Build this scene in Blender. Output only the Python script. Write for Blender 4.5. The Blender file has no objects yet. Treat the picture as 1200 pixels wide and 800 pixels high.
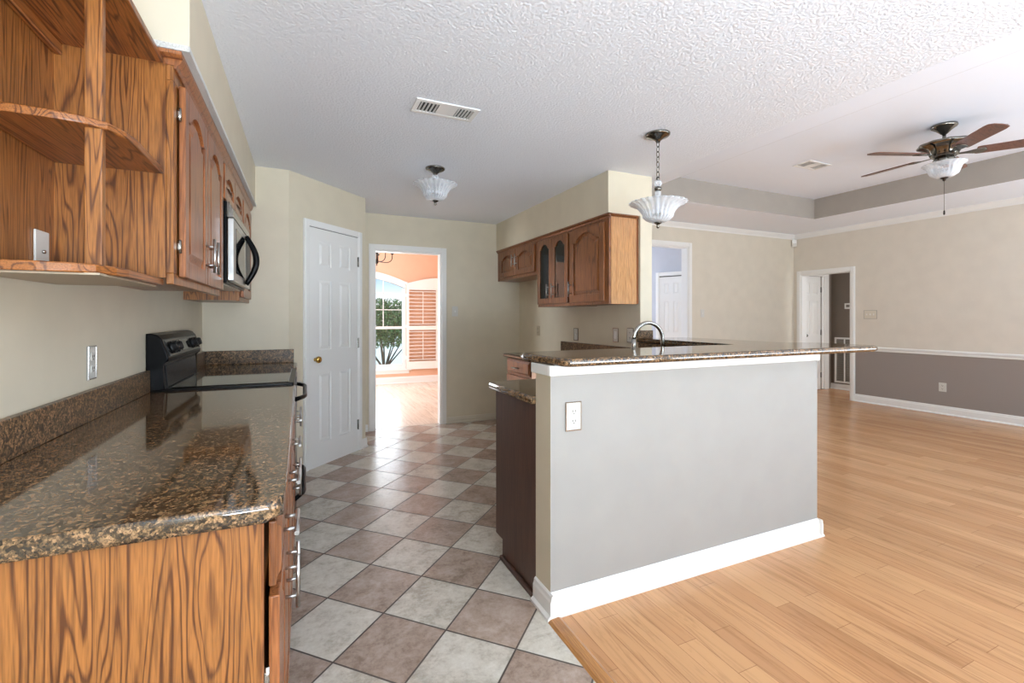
import bpy, bmesh, math, random
from mathutils import Matrix, Vector
random.seed(7)
C = bpy.context.scene.collection
sc = bpy.context.scene
PI = math.pi
# ------------------------------------------------------------------ camera
YAW = math.atan2(243.5, 540.0)
cam_d = bpy.data.cameras.new('camera'); cam = bpy.data.objects.new('camera', cam_d); C.objects.link(cam)
cam.location = (0, 0, 1.27); cam.rotation_euler = (PI / 2, 0, -YAW)
cam_d.sensor_width = 36; cam_d.sensor_fit = 'HORIZONTAL'; cam_d.lens = 16.2; cam_d.shift_y = -28 / 1200
cam_d.clip_start = 0.02; cam_d.clip_end = 200
sc.camera = cam
# ------------------------------------------------------------------ view, world, lights
vs = sc.view_settings
vs.view_transform = 'Standard'; vs.look = 'None'; vs.gamma = 1; vs.use_curve_mapping = False
vs.exposure = 0.55
cy = sc.cycles
cy.use_denoising = True; cy.max_bounces = 10; cy.diffuse_bounces = 6; cy.glossy_bounces = 5
cy.transmission_bounces = 8; cy.transparent_max_bounces = 12; cy.sample_clamp_indirect = 6
cy.caustics_reflective = False; cy.caustics_refractive = False
world = bpy.data.worlds.new('sky'); sc.world = world; world.use_nodes = True
wn = world.node_tree.nodes; wl = world.node_tree.links
wbg = wn['Background']
wtc = wn.new('ShaderNodeTexCoord'); wsep = wn.new('ShaderNodeSeparateXYZ'); wr = wn.new('ShaderNodeValToRGB')
wl.new(wtc.outputs['Generated'], wsep.inputs[0]); wl.new(wsep.outputs['Z'], wr.inputs[0]); wl.new(wr.outputs[0], wbg.inputs[0])
wr.color_ramp.elements[0].position = 0.02; wr.color_ramp.elements[0].color = (1.0, 1.0, 1.0, 1)
wr.color_ramp.elements[1].position = 0.085; wr.color_ramp.elements[1].color = (0.36, 0.62, 0.86, 1)
wbg.inputs[1].default_value = 1.0

def area(name, loc, rot, sx, sy, power, col=(1, 1, 1)):
    d = bpy.data.lights.new(name, 'AREA'); d.shape = 'RECTANGLE'; d.size = sx; d.size_y = sy; d.energy = power; d.color = col
    o = bpy.data.objects.new(name, d); C.objects.link(o); o.location = loc; o.rotation_euler = rot
    return o
R90 = PI / 2
# unseen windows behind the camera; lamps tilted up as added fill for the ceiling
UP = math.radians(72)
DAY = (0.765, 0.88, 1.0)
for wx, pw_ in ((3.6, 100), (6.0, 74)):
    area('rear_window_fill', (wx, -2.3, 0.75), (R90 + UP, 0, 0), 2.0, 1.4, pw_, DAY)
area('kitchen_fill', (0.5, -2.3, 0.95), (R90 + math.radians(68), 0, 0), 1.6, 1.4, 185, DAY)  # added fill behind the camera, lifts the kitchen ceiling and far walls
# unseen patio doors in the right wall; lamp tilted up as added ceiling fill
area('patio_door_fill', (7.2, -1.0, 0.75), (0, R90 + UP, 0), 1.4, 2.0, 50, DAY)
# dining room: side window on its left wall, and the arched window
area('daylight_dining_side', (-1.42, 7.0, 1.45), (0, -R90, math.radians(38)), 1.8, 2.0, 84, (0.86, 0.94, 1.0))
area('daylight_dining_arch', (1.0, 8.85, 1.2), (-R90, 0, 0), 1.3, 1.6, 24, (0.92, 0.96, 1.0))
# foyer behind the living room; the hall lamp is an added fill
area('daylight_foyer', (4.9, 9.2, 1.5), (-R90, 0, 0), 2.5, 2.0, 150, (0.70, 0.84, 1.0))
area('hall_fill', (8.2, 2.62, 1.4), (R90, 0, 0), 0.7, 1.6, 18, (1.0, 0.98, 0.96))
sun_d = bpy.data.lights.new('sun', 'SUN'); sun_d.energy = 2.4; sun_d.angle = math.radians(2); sun_d.color = (1, .96, .9)
sun = bpy.data.objects.new('sun', sun_d); C.objects.link(sun); sun.rotation_euler = Vector((.70, -.20, -.68)).to_track_quat('-Z', 'Y').to_euler()

# ------------------------------------------------------------------ materials
def new_mat(name):
    m = bpy.data.materials.new(name); m.use_nodes = True
    nt = m.node_tree; b = nt.nodes['Principled BSDF']
    return m, nt, b
def lin(c):
    return tuple(((v / 255 / 12.92) if v <= 10 else ((v / 255 + .055) / 1.055) ** 2.4) for v in c) + (1,)
def N(nt, typ, **kw):
    n = nt.nodes.new(typ)
    for k, v in kw.items():
        if k.startswith('i_'):
            n.inputs[int(k[2:])].default_value = v
        else:
            setattr(n, k, v)
    return n
def coords(nt, scale=(1, 1, 1), rot=(0, 0, 0), loc=(0, 0, 0)):
    g = N(nt, 'ShaderNodeNewGeometry'); mp = N(nt, 'ShaderNodeMapping')
    mp.inputs['Location'].default_value = loc; mp.inputs['Rotation'].default_value = rot; mp.inputs['Scale'].default_value = scale
    nt.links.new(g.outputs['Position'], mp.inputs['Vector'])
    return mp.outputs[0]
def noise(nt, vec, scale, detail=2, rough=.5, dist=0.0):
    n = N(nt, 'ShaderNodeTexNoise'); n.inputs['Scale'].default_value = scale; n.inputs['Detail'].default_value = detail
    n.inputs['Roughness'].default_value = rough; n.inputs['Distortion'].default_value = dist
    nt.links.new(vec, n.inputs['Vector']); return n
def ramp(nt, fac, stops):
    r = N(nt, 'ShaderNodeValToRGB'); e = r.color_ramp.elements
    while len(e) < len(stops): e.new(.5)
    for k, (p, c) in enumerate(stops):
        e[k].position = p; e[k].color = c
    nt.links.new(fac, r.inputs[0]); return r.outputs[0]
def math_(nt, op, a, b=None):
    m = N(nt, 'ShaderNodeMath', operation=op)
    for k, v in enumerate((a, b)):
        if v is None: continue
        if isinstance(v, (int, float)): m.inputs[k].default_value = v
        else: nt.links.new(v, m.inputs[k])
    return m.outputs[0]
def mixc(nt, fac, a, b, mode='MIX'):
    m = N(nt, 'ShaderNodeMix', data_type='RGBA', blend_type=mode)
    for s, v in ((0, fac), (6, a), (7, b)):
        if isinstance(v, (int, float)): m.inputs[s].default_value = v
        elif isinstance(v, tuple): m.inputs[s].default_value = v
        else: nt.links.new(v, m.inputs[s])
    return m.outputs[2]
def bump(nt, b, h, strength, dist):
    n = N(nt, 'ShaderNodeBump'); n.inputs['Strength'].default_value = strength; n.inputs['Distance'].default_value = dist
    nt.links.new(h, n.inputs['Height']); nt.links.new(n.outputs[0], b.inputs['Normal'])
def plain(name, rgb, rough=.5, metal=0.0, spec=.5, coat=0.0):
    m, nt, b = new_mat(name)
    b.inputs['Base Color'].default_value = lin(rgb); b.inputs['Roughness'].default_value = rough
    b.inputs['Metallic'].default_value = metal; b.inputs['Specular IOR Level'].default_value = spec
    b.inputs['Coat Weight'].default_value = coat; b.inputs['Coat Roughness'].default_value = .08
    return m
def paint(name, rgb, rough=.6, var=.012, bstr=.10, split=None):
    m, nt, b = new_mat(name); v = coords(nt)
    n = noise(nt, v, 6, 3); c0 = tuple(x * (1 - var) for x in rgb); c1 = tuple(min(255, x * (1 + var)) for x in rgb)
    col = ramp(nt, n.outputs[0], [(.3, lin(c0)), (.7, lin(c1))])
    if split:   # dado colour under the chair rail
        s = N(nt, 'ShaderNodeSeparateXYZ'); g = N(nt, 'ShaderNodeNewGeometry'); nt.links.new(g.outputs['Position'], s.inputs[0])
        f = math_(nt, 'LESS_THAN', s.outputs[2], split[0]); col = mixc(nt, f, col, lin(split[1]))
    nt.links.new(col, b.inputs['Base Color']); b.inputs['Roughness'].default_value = rough
    n2 = noise(nt, v, 180, 2); bump(nt, b, n2.outputs[0], bstr, .002)
    return m
def popcorn(name, rgb, scale, strength):
    m, nt, b = new_mat(name); v = coords(nt)
    n = noise(nt, v, scale, 4, .72); vo = N(nt, 'ShaderNodeTexVoronoi'); vo.inputs['Scale'].default_value = scale * .9
    nt.links.new(v, vo.inputs['Vector'])
    h = math_(nt, 'SUBTRACT', n.outputs[0], math_(nt, 'MULTIPLY', vo.outputs[0], .35))
    b.inputs['Base Color'].default_value = lin(rgb); b.inputs['Roughness'].default_value = .8
    bump(nt, b, h, strength, .012); return m
def oak(name, light, dark, axis='z', rough=.32, freq=11.0, rings=20.0, dark_amt=.95):
    m, nt, b = new_mat(name)
    long_, cross = .8, freq
    sc_ = {'z': (cross, cross, long_), 'y': (cross, long_, cross), 'x': (long_, cross, cross)}[axis]
    v = coords(nt, sc_)
    n = noise(nt, v, 1.0, 1.8, .45, .5)
    s = math_(nt, 'PINGPONG', math_(nt, 'MULTIPLY', n.outputs[0], rings), .5)
    sc2 = {'z': (110, 110, 4), 'y': (110, 4, 110), 'x': (4, 110, 110)}[axis]
    v2 = coords(nt, sc2); p = noise(nt, v2, 1.0, 3, .65)
    sc3 = {'z': (300, 300, 12), 'y': (300, 12, 300), 'x': (12, 300, 300)}[axis]
    p2 = noise(nt, coords(nt, sc3), 1.0, 2, .6)
    s2 = math_(nt, 'ADD', s, math_(nt, 'MULTIPLY', math_(nt, 'SUBTRACT', p.outputs[0], .5), .55))
    fac = ramp(nt, s2, [(.02, (1, 1, 1, 1)), (.10, (.6, .6, .6, 1)), (.22, (0, 0, 0, 1))])
    fac = math_(nt, 'MULTIPLY', fac, dark_amt)
    base = ramp(nt, p2.outputs[0], [(.3, lin(tuple(x * .74 for x in light))), (.65, lin(light))])
    col = mixc(nt, fac, base, lin(dark))
    nt.links.new(col, b.inputs['Base Color']); b.inputs['Roughness'].default_value = rough
    b.inputs['Coat Weight'].default_value = .08; b.inputs['Coat Roughness'].default_value = .15
    bump(nt, b, p2.outputs[0], .08, .001)
    return m
def granite_mat(name='granite', rough=.06):
    m, nt, b = new_mat(name); v = coords(nt)
    n0 = noise(nt, v, 45, 4, .6, .3); n1 = noise(nt, v, 150, 6, .8, .2); n2 = noise(nt, v, 260, 3, .7)
    vo = N(nt, 'ShaderNodeTexVoronoi'); vo.inputs['Scale'].default_value = 190; nt.links.new(v, vo.inputs['Vector'])
    vc = N(nt, 'ShaderNodeSeparateColor'); nt.links.new(vo.outputs['Color'], vc.inputs[0])
    f = math_(nt, 'ADD', math_(nt, 'MULTIPLY', n1.outputs[0], .42), math_(nt, 'MULTIPLY', vc.outputs[0], .20))
    f = math_(nt, 'ADD', f, math_(nt, 'MULTIPLY', n0.outputs[0], .38))
    c = ramp(nt, f, [(.34, lin((26, 22, 18))), (.44, lin((66, 52, 38))), (.52, lin((108, 86, 60))), (.62, lin((172, 134, 96)))])
    bump(nt, b, n2.outputs[0], .015, .001)
    c = mixc(nt, ramp(nt, n2.outputs[0], [(.50, (0, 0, 0, 1)), (.62, (.75, .75, .75, 1))]), c, lin((32, 26, 23)))
    nt.links.new(c, b.inputs['Base Color']); b.inputs['Roughness'].default_value = rough
    b.inputs['IOR'].default_value = 1.75
    return m
def tile_floor():
    P, U0, V0 = .3035, 1.354, 1.218
    m, nt, b = new_mat('ceramic_tile'); g = N(nt, 'ShaderNodeNewGeometry'); s = N(nt, 'ShaderNodeSeparateXYZ')
    nt.links.new(g.outputs['Position'], s.inputs[0]); x, y = s.outputs[0], s.outputs[1]
    u = math_(nt, 'DIVIDE', math_(nt, 'SUBTRACT', math_(nt, 'MULTIPLY', math_(nt, 'ADD', x, y), .70711), U0), P)
    w = math_(nt, 'DIVIDE', math_(nt, 'SUBTRACT', math_(nt, 'MULTIPLY', math_(nt, 'SUBTRACT', y, x), .70711), V0), P)
    iu, iw = math_(nt, 'FLOOR', u), math_(nt, 'FLOOR', w)
    chk = math_(nt, 'ABSOLUTE', math_(nt, 'MODULO', math_(nt, 'ADD', math_(nt, 'ADD', iu, iw), 100), 2.0))
    fu, fw = math_(nt, 'FRACT', math_(nt, 'ADD', u, 100)), math_(nt, 'FRACT', math_(nt, 'ADD', w, 100))
    du = math_(nt, 'MINIMUM', fu, math_(nt, 'SUBTRACT', 1.0, fu)); dw = math_(nt, 'MINIMUM', fw, math_(nt, 'SUBTRACT', 1.0, fw))
    d = math_(nt, 'MINIMUM', du, dw)
    grout = ramp(nt, d, [(.009, (1, 1, 1, 1)), (.016, (0, 0, 0, 1))])
    cb = N(nt, 'ShaderNodeCombineXYZ'); nt.links.new(iu, cb.inputs[0]); nt.links.new(iw, cb.inputs[1])
    wn_ = N(nt, 'ShaderNodeTexWhiteNoise'); nt.links.new(cb.outputs[0], wn_.inputs[0])
    v = coords(nt); n = noise(nt, v, 9, 6, .65, .4); n2 = noise(nt, v, 45, 4, .7)
    ff = math_(nt, 'ADD', n.outputs[0], math_(nt, 'MULTIPLY', math_(nt, 'SUBTRACT', n2.outputs[0], .5), .6))
    ff = math_(nt, 'ADD', ff, math_(nt, 'MULTIPLY', math_(nt, 'SUBTRACT', wn_.outputs[0], .5), .16))
    lc = ramp(nt, ff, [(.28, lin((172, 163, 149))), (.5, lin((202, 195, 182))), (.72, lin((216, 211, 200)))])
    dc = ramp(nt, ff, [(.28, lin((140, 120, 106))), (.5, lin((168, 148, 134))), (.72, lin((186, 168, 155)))])
    col = mixc(nt, chk, lc, dc); col = mixc(nt, grout, col, lin((84, 74, 66)))
    nt.links.new(col, b.inputs['Base Color'])
    nt.links.new(math_(nt, 'ADD', math_(nt, 'MULTIPLY', grout, .5), .25), b.inputs['Roughness'])
    h = math_(nt, 'ADD', math_(nt, 'MULTIPLY', math_(nt, 'SUBTRACT', 1.0, grout), .5), math_(nt, 'MULTIPLY', n2.outputs[0], .15))
    bump(nt, b, h, .35, .003)
    return m
def laminate(name, c1, c2, c3, rough=.26):
    m, nt, b = new_mat(name)
    v = coords(nt, rot=(0, 0, R90))
    br = N(nt, 'ShaderNodeTexBrick'); nt.links.new(v, br.inputs['Vector'])
    br.offset = .37; br.offset_frequency = 3; br.squash = .8; br.squash_frequency = 2
    br.inputs['Color1'].default_value = lin(c1); br.inputs['Color2'].default_value = lin(c2); br.inputs['Mortar'].default_value = lin(c3)
    br.inputs['Scale'].default_value = 1; br.inputs['Mortar Size'].default_value = .0011; br.inputs['Bias'].default_value = 0
    br.inputs['Brick Width'].default_value = .85; br.inputs['Row Height'].default_value = .094
    n = noise(nt, coords(nt, (36, 2.2, 36)), 1.0, 5, .65, 1.2); n2 = noise(nt, coords(nt, (3, .5, 3)), 1.0, 3, .5)
    g = ramp(nt, n.outputs[0], [(.34, (.74, .70, .66, 1)), (.52, (1, 1, 1, 1))])
    col = mixc(nt, 1.0, br.outputs[0], g, 'MULTIPLY')
    g2 = ramp(nt, n2.outputs[0], [(.3, (.90, .90, .90, 1)), (.7, (1.06, 1.06, 1.06, 1))])
    col = mixc(nt, 1.0, col, g2, 'MULTIPLY')
    nt.links.new(col, b.inputs['Base Color']); b.inputs['Roughness'].default_value = rough
    return m
def thin_glass(name, tint=(235, 242, 240), refl=.08):
    m, nt, b = new_mat(name); nt.nodes.remove(b)
    t = N(nt, 'ShaderNodeBsdfTransparent'); t.inputs[0].default_value = lin(tint)
    g = N(nt, 'ShaderNodeBsdfGlossy'); g.inputs['Roughness'].default_value = .03
    lw = N(nt, 'ShaderNodeFresnel'); lw.inputs[0].default_value = 1.5
    mx = N(nt, 'ShaderNodeMixShader')
    nt.links.new(lw.outputs[0], mx.inputs[0]); nt.links.new(t.outputs[0], mx.inputs[1]); nt.links.new(g.outputs[0], mx.inputs[2])
    nt.links.new(mx.outputs[0], nt.nodes['Material Output'].inputs[0]); return m
def ribbed_glass(name):
    m, nt, b = new_mat(name)
    b.inputs['Base Color'].default_value = (.90, .93, .97, 1); b.inputs['Roughness'].default_value = .12
    t = N(nt, 'ShaderNodeBsdfTransparent'); t.inputs[0].default_value = (.96, .97, .98, 1)
    lw = N(nt, 'ShaderNodeLayerWeight'); lw.inputs[0].default_value = .45
    mx = N(nt, 'ShaderNodeMixShader'); fac = ramp(nt, lw.outputs['Facing'], [(.0, (.22, .22, .22, 1)), (.8, (.85, .85, .85, 1))])
    nt.links.new(fac, mx.inputs[0]); nt.links.new(t.outputs[0], mx.inputs[1]); nt.links.new(b.outputs[0], mx.inputs[2])
    nt.links.new(mx.outputs[0], nt.nodes['Material Output'].inputs[0])
    return m

M = {}
M['wall'] = paint('beige_paint', (212, 203, 182)); M['wall_living'] = paint('cream_paint', (217, 210, 198), split=(.80, (148, 139, 134)))
M['wall_back'] = paint('cream_paint_plain', (212, 205, 190))
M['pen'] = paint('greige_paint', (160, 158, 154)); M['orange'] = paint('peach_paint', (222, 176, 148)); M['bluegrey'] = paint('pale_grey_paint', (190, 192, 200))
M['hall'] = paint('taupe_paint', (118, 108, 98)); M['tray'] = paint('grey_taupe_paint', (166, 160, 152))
M['popcorn'] = popcorn('textured_ceiling', (238, 242, 249), 80, .7); M['ceil'] = popcorn('smooth_ceiling', (236, 241, 250), 120, .1)
M['white'] = plain('white_enamel', (232, 232, 230), .35); M['whitemat'] = plain('white_plastic', (206, 205, 199), .4)
M['tile'] = tile_floor()
M['lam'] = laminate('laminate_floor', (210, 160, 112), (188, 136, 92), (160, 112, 74))
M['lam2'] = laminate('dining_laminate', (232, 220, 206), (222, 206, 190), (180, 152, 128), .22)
M['oak'] = oak('oak_vertical', (168, 108, 54), (84, 45, 21)); M['oaky'] = oak('oak_lengthwise', (166, 102, 50), (86, 46, 22), 'y')
M['oakx'] = oak('oak_crosswise', (186, 122, 66), (104, 56, 28), 'x')
M['oakdoor'] = oak('oak_door_stain', (168, 104, 60), (88, 46, 26), 'z', .28, 9, 12, .6); M['oakred'] = oak('red_oak_stain', (152, 94, 52), (78, 42, 26), 'z', .3, 10, 12, .6)
M['oakredy'] = oak('red_oak_rail', (148, 90, 50), (76, 42, 26), 'y', .3, 10, 12, .6)
M['oakend_lit'] = oak('oak_end_panel_lit', (206, 148, 88), (160, 102, 54), 'z', .22, 14, 7, .6)  # lighter oak copy, carries the light falling on the end panel
M['dark'] = oak('dark_walnut_stain', (92, 62, 48), (58, 38, 30), 'z', .4, 16, 8, .6)
M['granite'] = granite_mat(); M['honed'] = granite_mat('honed_granite', .3); M['honed'].node_tree.nodes['Principled BSDF'].inputs['IOR'].default_value = 1.33
M['black'] = plain('black_enamel', (9, 9, 10), .3, 0, .14); M['blackmat'] = plain('black_plastic', (20, 20, 21), .4)
M['glassblack'] = plain('black_ceramic_glass', (10, 10, 11), .04); M['steel'] = plain('brushed_steel', (190, 190, 188), .28, 1.0)
M['nickel'] = plain('satin_nickel', (178, 176, 170), .25, 1.0); M['gun'] = plain('gunmetal', (128, 125, 118), .14, 1.0)
M['brass'] = plain('polished_brass', (200, 165, 90), .2, 1.0); M['bronze'] = plain('dark_bronze', (52, 46, 40), .35, .7)
M['walnut'] = oak('walnut_blade', (120, 78, 62), (70, 42, 34), 'x', .3, 20, 6, .6)
M['gap'] = plain('dark_gap', (30, 26, 24), .9); M['slot'] = plain('dark_slot', (46, 44, 42), .7)
M['pane'] = thin_glass('window_glass', (252, 252, 252)); M['cabglass'] = thin_glass('cabinet_glass', (190, 200, 196)); M['shade'] = ribbed_glass('ribbed_glass')
M['leaf'] = paint('leaf_green', (92, 122, 76), .5, .35); M['bark'] = plain('grey_bark', (96, 88, 76), .8); M['lawn'] = plain('blown_lawn', (232, 234, 226), .9)  # ground is near white to stand in for blown-out lawn glare
M['grey'] = plain('grey_filter', (120, 116, 110), .8)
M['threshold'] = oak('oak_threshold', (196, 138, 82), (150, 96, 54), 'y', .3, 14, 6, .5)
M['tex'] = popcorn('silver_textured_trim', (228, 228, 224), 130, .9)
M['chrome'] = plain('chrome', (205, 205, 205), .12, 1.0)

# ------------------------------------------------------------------ mesh helpers
def frame(o, u, w):
    """local (u, v, w) -> world: v is up, w comes out of the face"""
    u = Vector(u).normalized(); w = Vector(w).normalized(); v = Vector((0, 0, 1)); o = Vector(o)
    return Matrix(((u.x, v.x, w.x, o.x), (u.y, v.y, w.y, o.y), (u.z, v.z, w.z, o.z), (0, 0, 0, 1)))
I4 = Matrix.Identity(4)
class MB:
    def __init__(s, m=None): s.bm = bmesh.new(); s.M = m or I4; s.smooth = False
    def add(s, verts, faces, bevel=0, seg=2, smooth=False):
        vs_ = [s.bm.verts.new(s.M @ Vector(v)) for v in verts]
        fs = []
        for f in faces:
            try: fs.append(s.bm.faces.new([vs_[i] for i in f]))
            except ValueError: pass
        for f in fs: f.smooth = smooth
        if bevel:
            es = list({e for f in fs for e in f.edges})
            r = bmesh.ops.bevel(s.bm, geom=es, offset=bevel, segments=seg, affect='EDGES', profile=.5, clamp_overlap=True)
            if smooth or seg > 2:
                for f in r['faces']: f.smooth = True
        return fs
    def box(s, x0, x1, y0, y1, z0, z1, bevel=0, seg=2):
        x0, x1 = sorted((x0, x1)); y0, y1 = sorted((y0, y1)); z0, z1 = sorted((z0, z1))
        v = [(x0, y0, z0), (x1, y0, z0), (x1, y1, z0), (x0, y1, z0), (x0, y0, z1), (x1, y0, z1), (x1, y1, z1), (x0, y1, z1)]
        s.add(v, [(3, 2, 1, 0), (4, 5, 6, 7), (0, 1, 5, 4), (1, 2, 6, 5), (2, 3, 7, 6), (3, 0, 4, 7)], bevel, seg); return s
    def frustum(s, x0, x1, y0, y1, z0, z1, ins):
        v = [(x0, y0, z0), (x1, y0, z0), (x1, y1, z0), (x0, y1, z0), (x0 + ins, y0 + ins, z1), (x1 - ins, y0 + ins, z1), (x1 - ins, y1 - ins, z1), (x0 + ins, y1 - ins, z1)]
        s.add(v, [(3, 2, 1, 0), (4, 5, 6, 7), (0, 1, 5, 4), (1, 2, 6, 5), (2, 3, 7, 6), (3, 0, 4, 7)]); return s
    def prism(s, poly, z0, z1, bevel=0, seg=3, axis='z', top=None):
        """poly in 2D extruded along an axis: z (x,y), y (x,z), x (y,z); top = other outline for the far end"""
        n = len(poly); top = top or poly
        f = {'z': lambda p, h: (p[0], p[1], h), 'y': lambda p, h: (p[0], h, p[1]), 'x': lambda p, h: (h, p[0], p[1])}[axis]
        vs_ = [s.bm.verts.new(s.M @ Vector(f(p, z0))) for p in poly] + [s.bm.verts.new(s.M @ Vector(f(p, z1))) for p in top]
        a = s.bm.faces.new(vs_[:n]); b = s.bm.faces.new(vs_[n:])
        for k in range(n): s.bm.faces.new((vs_[k], vs_[(k + 1) % n], vs_[n + (k + 1) % n], vs_[n + k]))
        if bevel:
            r = bmesh.ops.bevel(s.bm, geom=list(set(a.edges) | set(b.edges)), offset=bevel, segments=seg, affect='EDGES', profile=.5, clamp_overlap=True)
            for q in r['faces']: q.smooth = True
        return s
    def tube(s, pts, r, n=10, cap=True):
        pts = [Vector(p) for p in pts]; rs = r if isinstance(r, (list, tuple)) else [r] * len(pts)
        rings = []; up = None
        for k, p in enumerate(pts):
            t = (pts[min(k + 1, len(pts) - 1)] - pts[max(k - 1, 0)]).normalized()
            if up is None:
                up = Vector((0, 0, 1)) if abs(t.z) < .9 else Vector((1, 0, 0))
            a = t.cross(up).normalized(); b2 = a.cross(t).normalized(); up = b2
            rings.append([s.bm.verts.new(s.M @ (p + (a * math.cos(2 * PI * j / n) + b2 * math.sin(2 * PI * j / n)) * rs[k])) for j in range(n)])
        for k in range(len(rings) - 1):
            for j in range(n):
                f = s.bm.faces.new((rings[k][j], rings[k][(j + 1) % n], rings[k + 1][(j + 1) % n], rings[k + 1][j])); f.smooth = True
        if cap: s.bm.faces.new(rings[0]); s.bm.faces.new(rings[-1])
        return s
    def lathe(s, prof, c=(0, 0, 0), n=32, rib=0, amp=0.0, closed=False):
        """prof: (r, z) list around the local z axis through c; ribs modulate the radius"""
        rings = []
        for (r, z) in prof:
            ring = []
            for j in range(n):
                a = 2 * PI * j / n; rr = r * (1 + amp * math.cos(rib * a)) if rib else r
                ring.append(s.bm.verts.new(s.M @ Vector((c[0] + rr * math.cos(a), c[1] + rr * math.sin(a), c[2] + z))))
            rings.append(ring)
        m = len(rings)
        for k in range(m if closed else m - 1):
            for j in range(n):
                f = s.bm.faces.new((rings[k][j], rings[k][(j + 1) % n], rings[(k + 1) % m][(j + 1) % n], rings[(k + 1) % m][j])); f.smooth = True
        if not closed:
            if prof[0][0] > 1e-5: s.bm.faces.new(rings[0])
            if prof[-1][0] > 1e-5: s.bm.faces.new(rings[-1])
        return s
    def build(s, name, mat, parent=None, label=None):
        bmesh.ops.remove_doubles(s.bm, verts=s.bm.verts, dist=1e-6)
        bmesh.ops.recalc_face_normals(s.bm, faces=s.bm.faces)
        off = Vector((0, 0, 0)); p = parent
        while p is not None: off += Vector(p.location); p = p.parent
        if off.length > 0: bmesh.ops.translate(s.bm, verts=s.bm.verts, vec=-off)
        me = bpy.data.meshes.new(name); s.bm.to_mesh(me); s.bm.free()
        o = bpy.data.objects.new(name, me); C.objects.link(o)
        for mm in (mat if isinstance(mat, list) else [mat]): me.materials.append(mm)
        if parent is not None: o.parent = parent
        if label: o['label'] = label
        return o
def tag(o, label, cat, group=None, kind=None):
    o['label'] = label; o['category'] = cat
    if group: o['group'] = group
    if kind: o['kind'] = kind
    return o
def thing(name, loc, label, cat, group=None, kind=None):
    o = bpy.data.objects.new(name, None); C.objects.link(o); o.location = loc; o.empty_display_size = .05
    return tag(o, label, cat, group, kind)
def struct(mb, name, mat, label, cat):
    return tag(mb.build(name, mat), label, cat, None, 'structure')
def rrect(x0, x1, y0, y1, rad, corners=(1, 1, 1, 1), n=5):
    """rounded rectangle, ccw from lower-left; corners: ll, lr, ur, ul"""
    out = []
    for k, (cx, cy_, a0) in enumerate(((x0, y0, PI), (x1, y0, 1.5 * PI), (x1, y1, 0), (x0, y1, .5 * PI))):
        if not corners[k]: out.append((cx, cy_)); continue
        ox = cx + rad * (1 if k in (0, 3) else -1); oy = cy_ + rad * (1 if k in (0, 1) else -1)
        for j in range(n + 1):
            a = a0 + j * (PI / 2) / n; out.append((ox + rad * math.cos(a), oy + rad * math.sin(a)))
    return out

# ------------------------------------------------------------------ the room shell
HK, HL, HT = 2.44, 2.67, 2.95        # ceilings: kitchen, living border, tray
XL, XR, YR = -.69, 7.63, -2.7
YB, YLB = 5.36, 5.20
FW0, FW1, FWY = 2.52, 2.64, 3.02      # fridge wall
# floors
f = MB(); f.prism([(XL - .1, YR), (.945, YR), (.945, 1.714), (2.64, 1.714), (2.64, YB + .05), (XL - .1, YB + .05)], -.08, 0)
struct(f, 'floor_kitchen', M['tile'], 'diagonal checkerboard floor of cream and tan ceramic tiles', 'floor')
f = MB(); f.prism([(.945, YR), (XR + 1.3, YR), (XR + 1.3, YLB + 4.6), (2.64, YLB + 4.6), (2.64, 1.714), (.945, 1.714)], -.08, .004)
struct(f, 'floor_living', M['lam'], 'honey coloured laminate strip floor of the living room', 'floor')
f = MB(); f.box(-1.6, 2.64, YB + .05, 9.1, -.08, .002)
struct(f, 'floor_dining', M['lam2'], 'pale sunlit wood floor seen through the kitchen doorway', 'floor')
f = MB(); f.prism([(.925, 0), (.938, .009), (.975, .012), (.990, .004), (.990, 0)], YR, 1.69, axis='y')
struct(f, 'trim_1', M['threshold'], 'oak transition strip between the tile and the laminate', 'floor trim')
# left wall, far wall, pantry corner block
struct(MB().box(XL - .1, XL, YR, 4.06, 0, HK + .1), 'wall_left', M['wall'], 'beige wall behind the counter and range', 'wall')
pant = [(XL - .1, 4.06), (-.11, 4.06), (.55, 4.725), (.55, YB + .1), (XL - .1, YB + .1)]
struct(MB().prism(pant, 0, HK + .1), 'wall_pantry', M['wall'], 'beige angled corner wall holding the white pantry door', 'wall')
# back wall with the doorway to the dining room
DX0, DX1, DZ = .72, 1.49, 2.035
w = MB(); w.box(.5, DX0, YB, YB + .1, 0, HK + .1); w.box(DX1, FW1, YB, YB + .1, 0, HK + .1); w.box(DX0, DX1, YB, YB + .1, DZ, HK + .1)
struct(w, 'wall_back', M['wall'], 'khaki beige kitchen wall around the open doorway', 'wall')
# fridge wall and soffits
struct(MB().box(FW0, FW1, FWY, YB, 0, HK + .1), 'wall_right', M['wall'], 'beige kitchen wall behind the sink counter', 'wall')
struct(MB().box(2.20, FW0, FWY, YB, 2.105, HK), 'wall_soffit', M['wall'], 'beige soffit box above the sink side cabinets', 'wall')
struct(MB().box(XL, -.345, 1.825, 4.06, 2.125, HK), 'wall_soffit', M['wall'], 'beige soffit box above the range side cabinets', 'wall')
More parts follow.
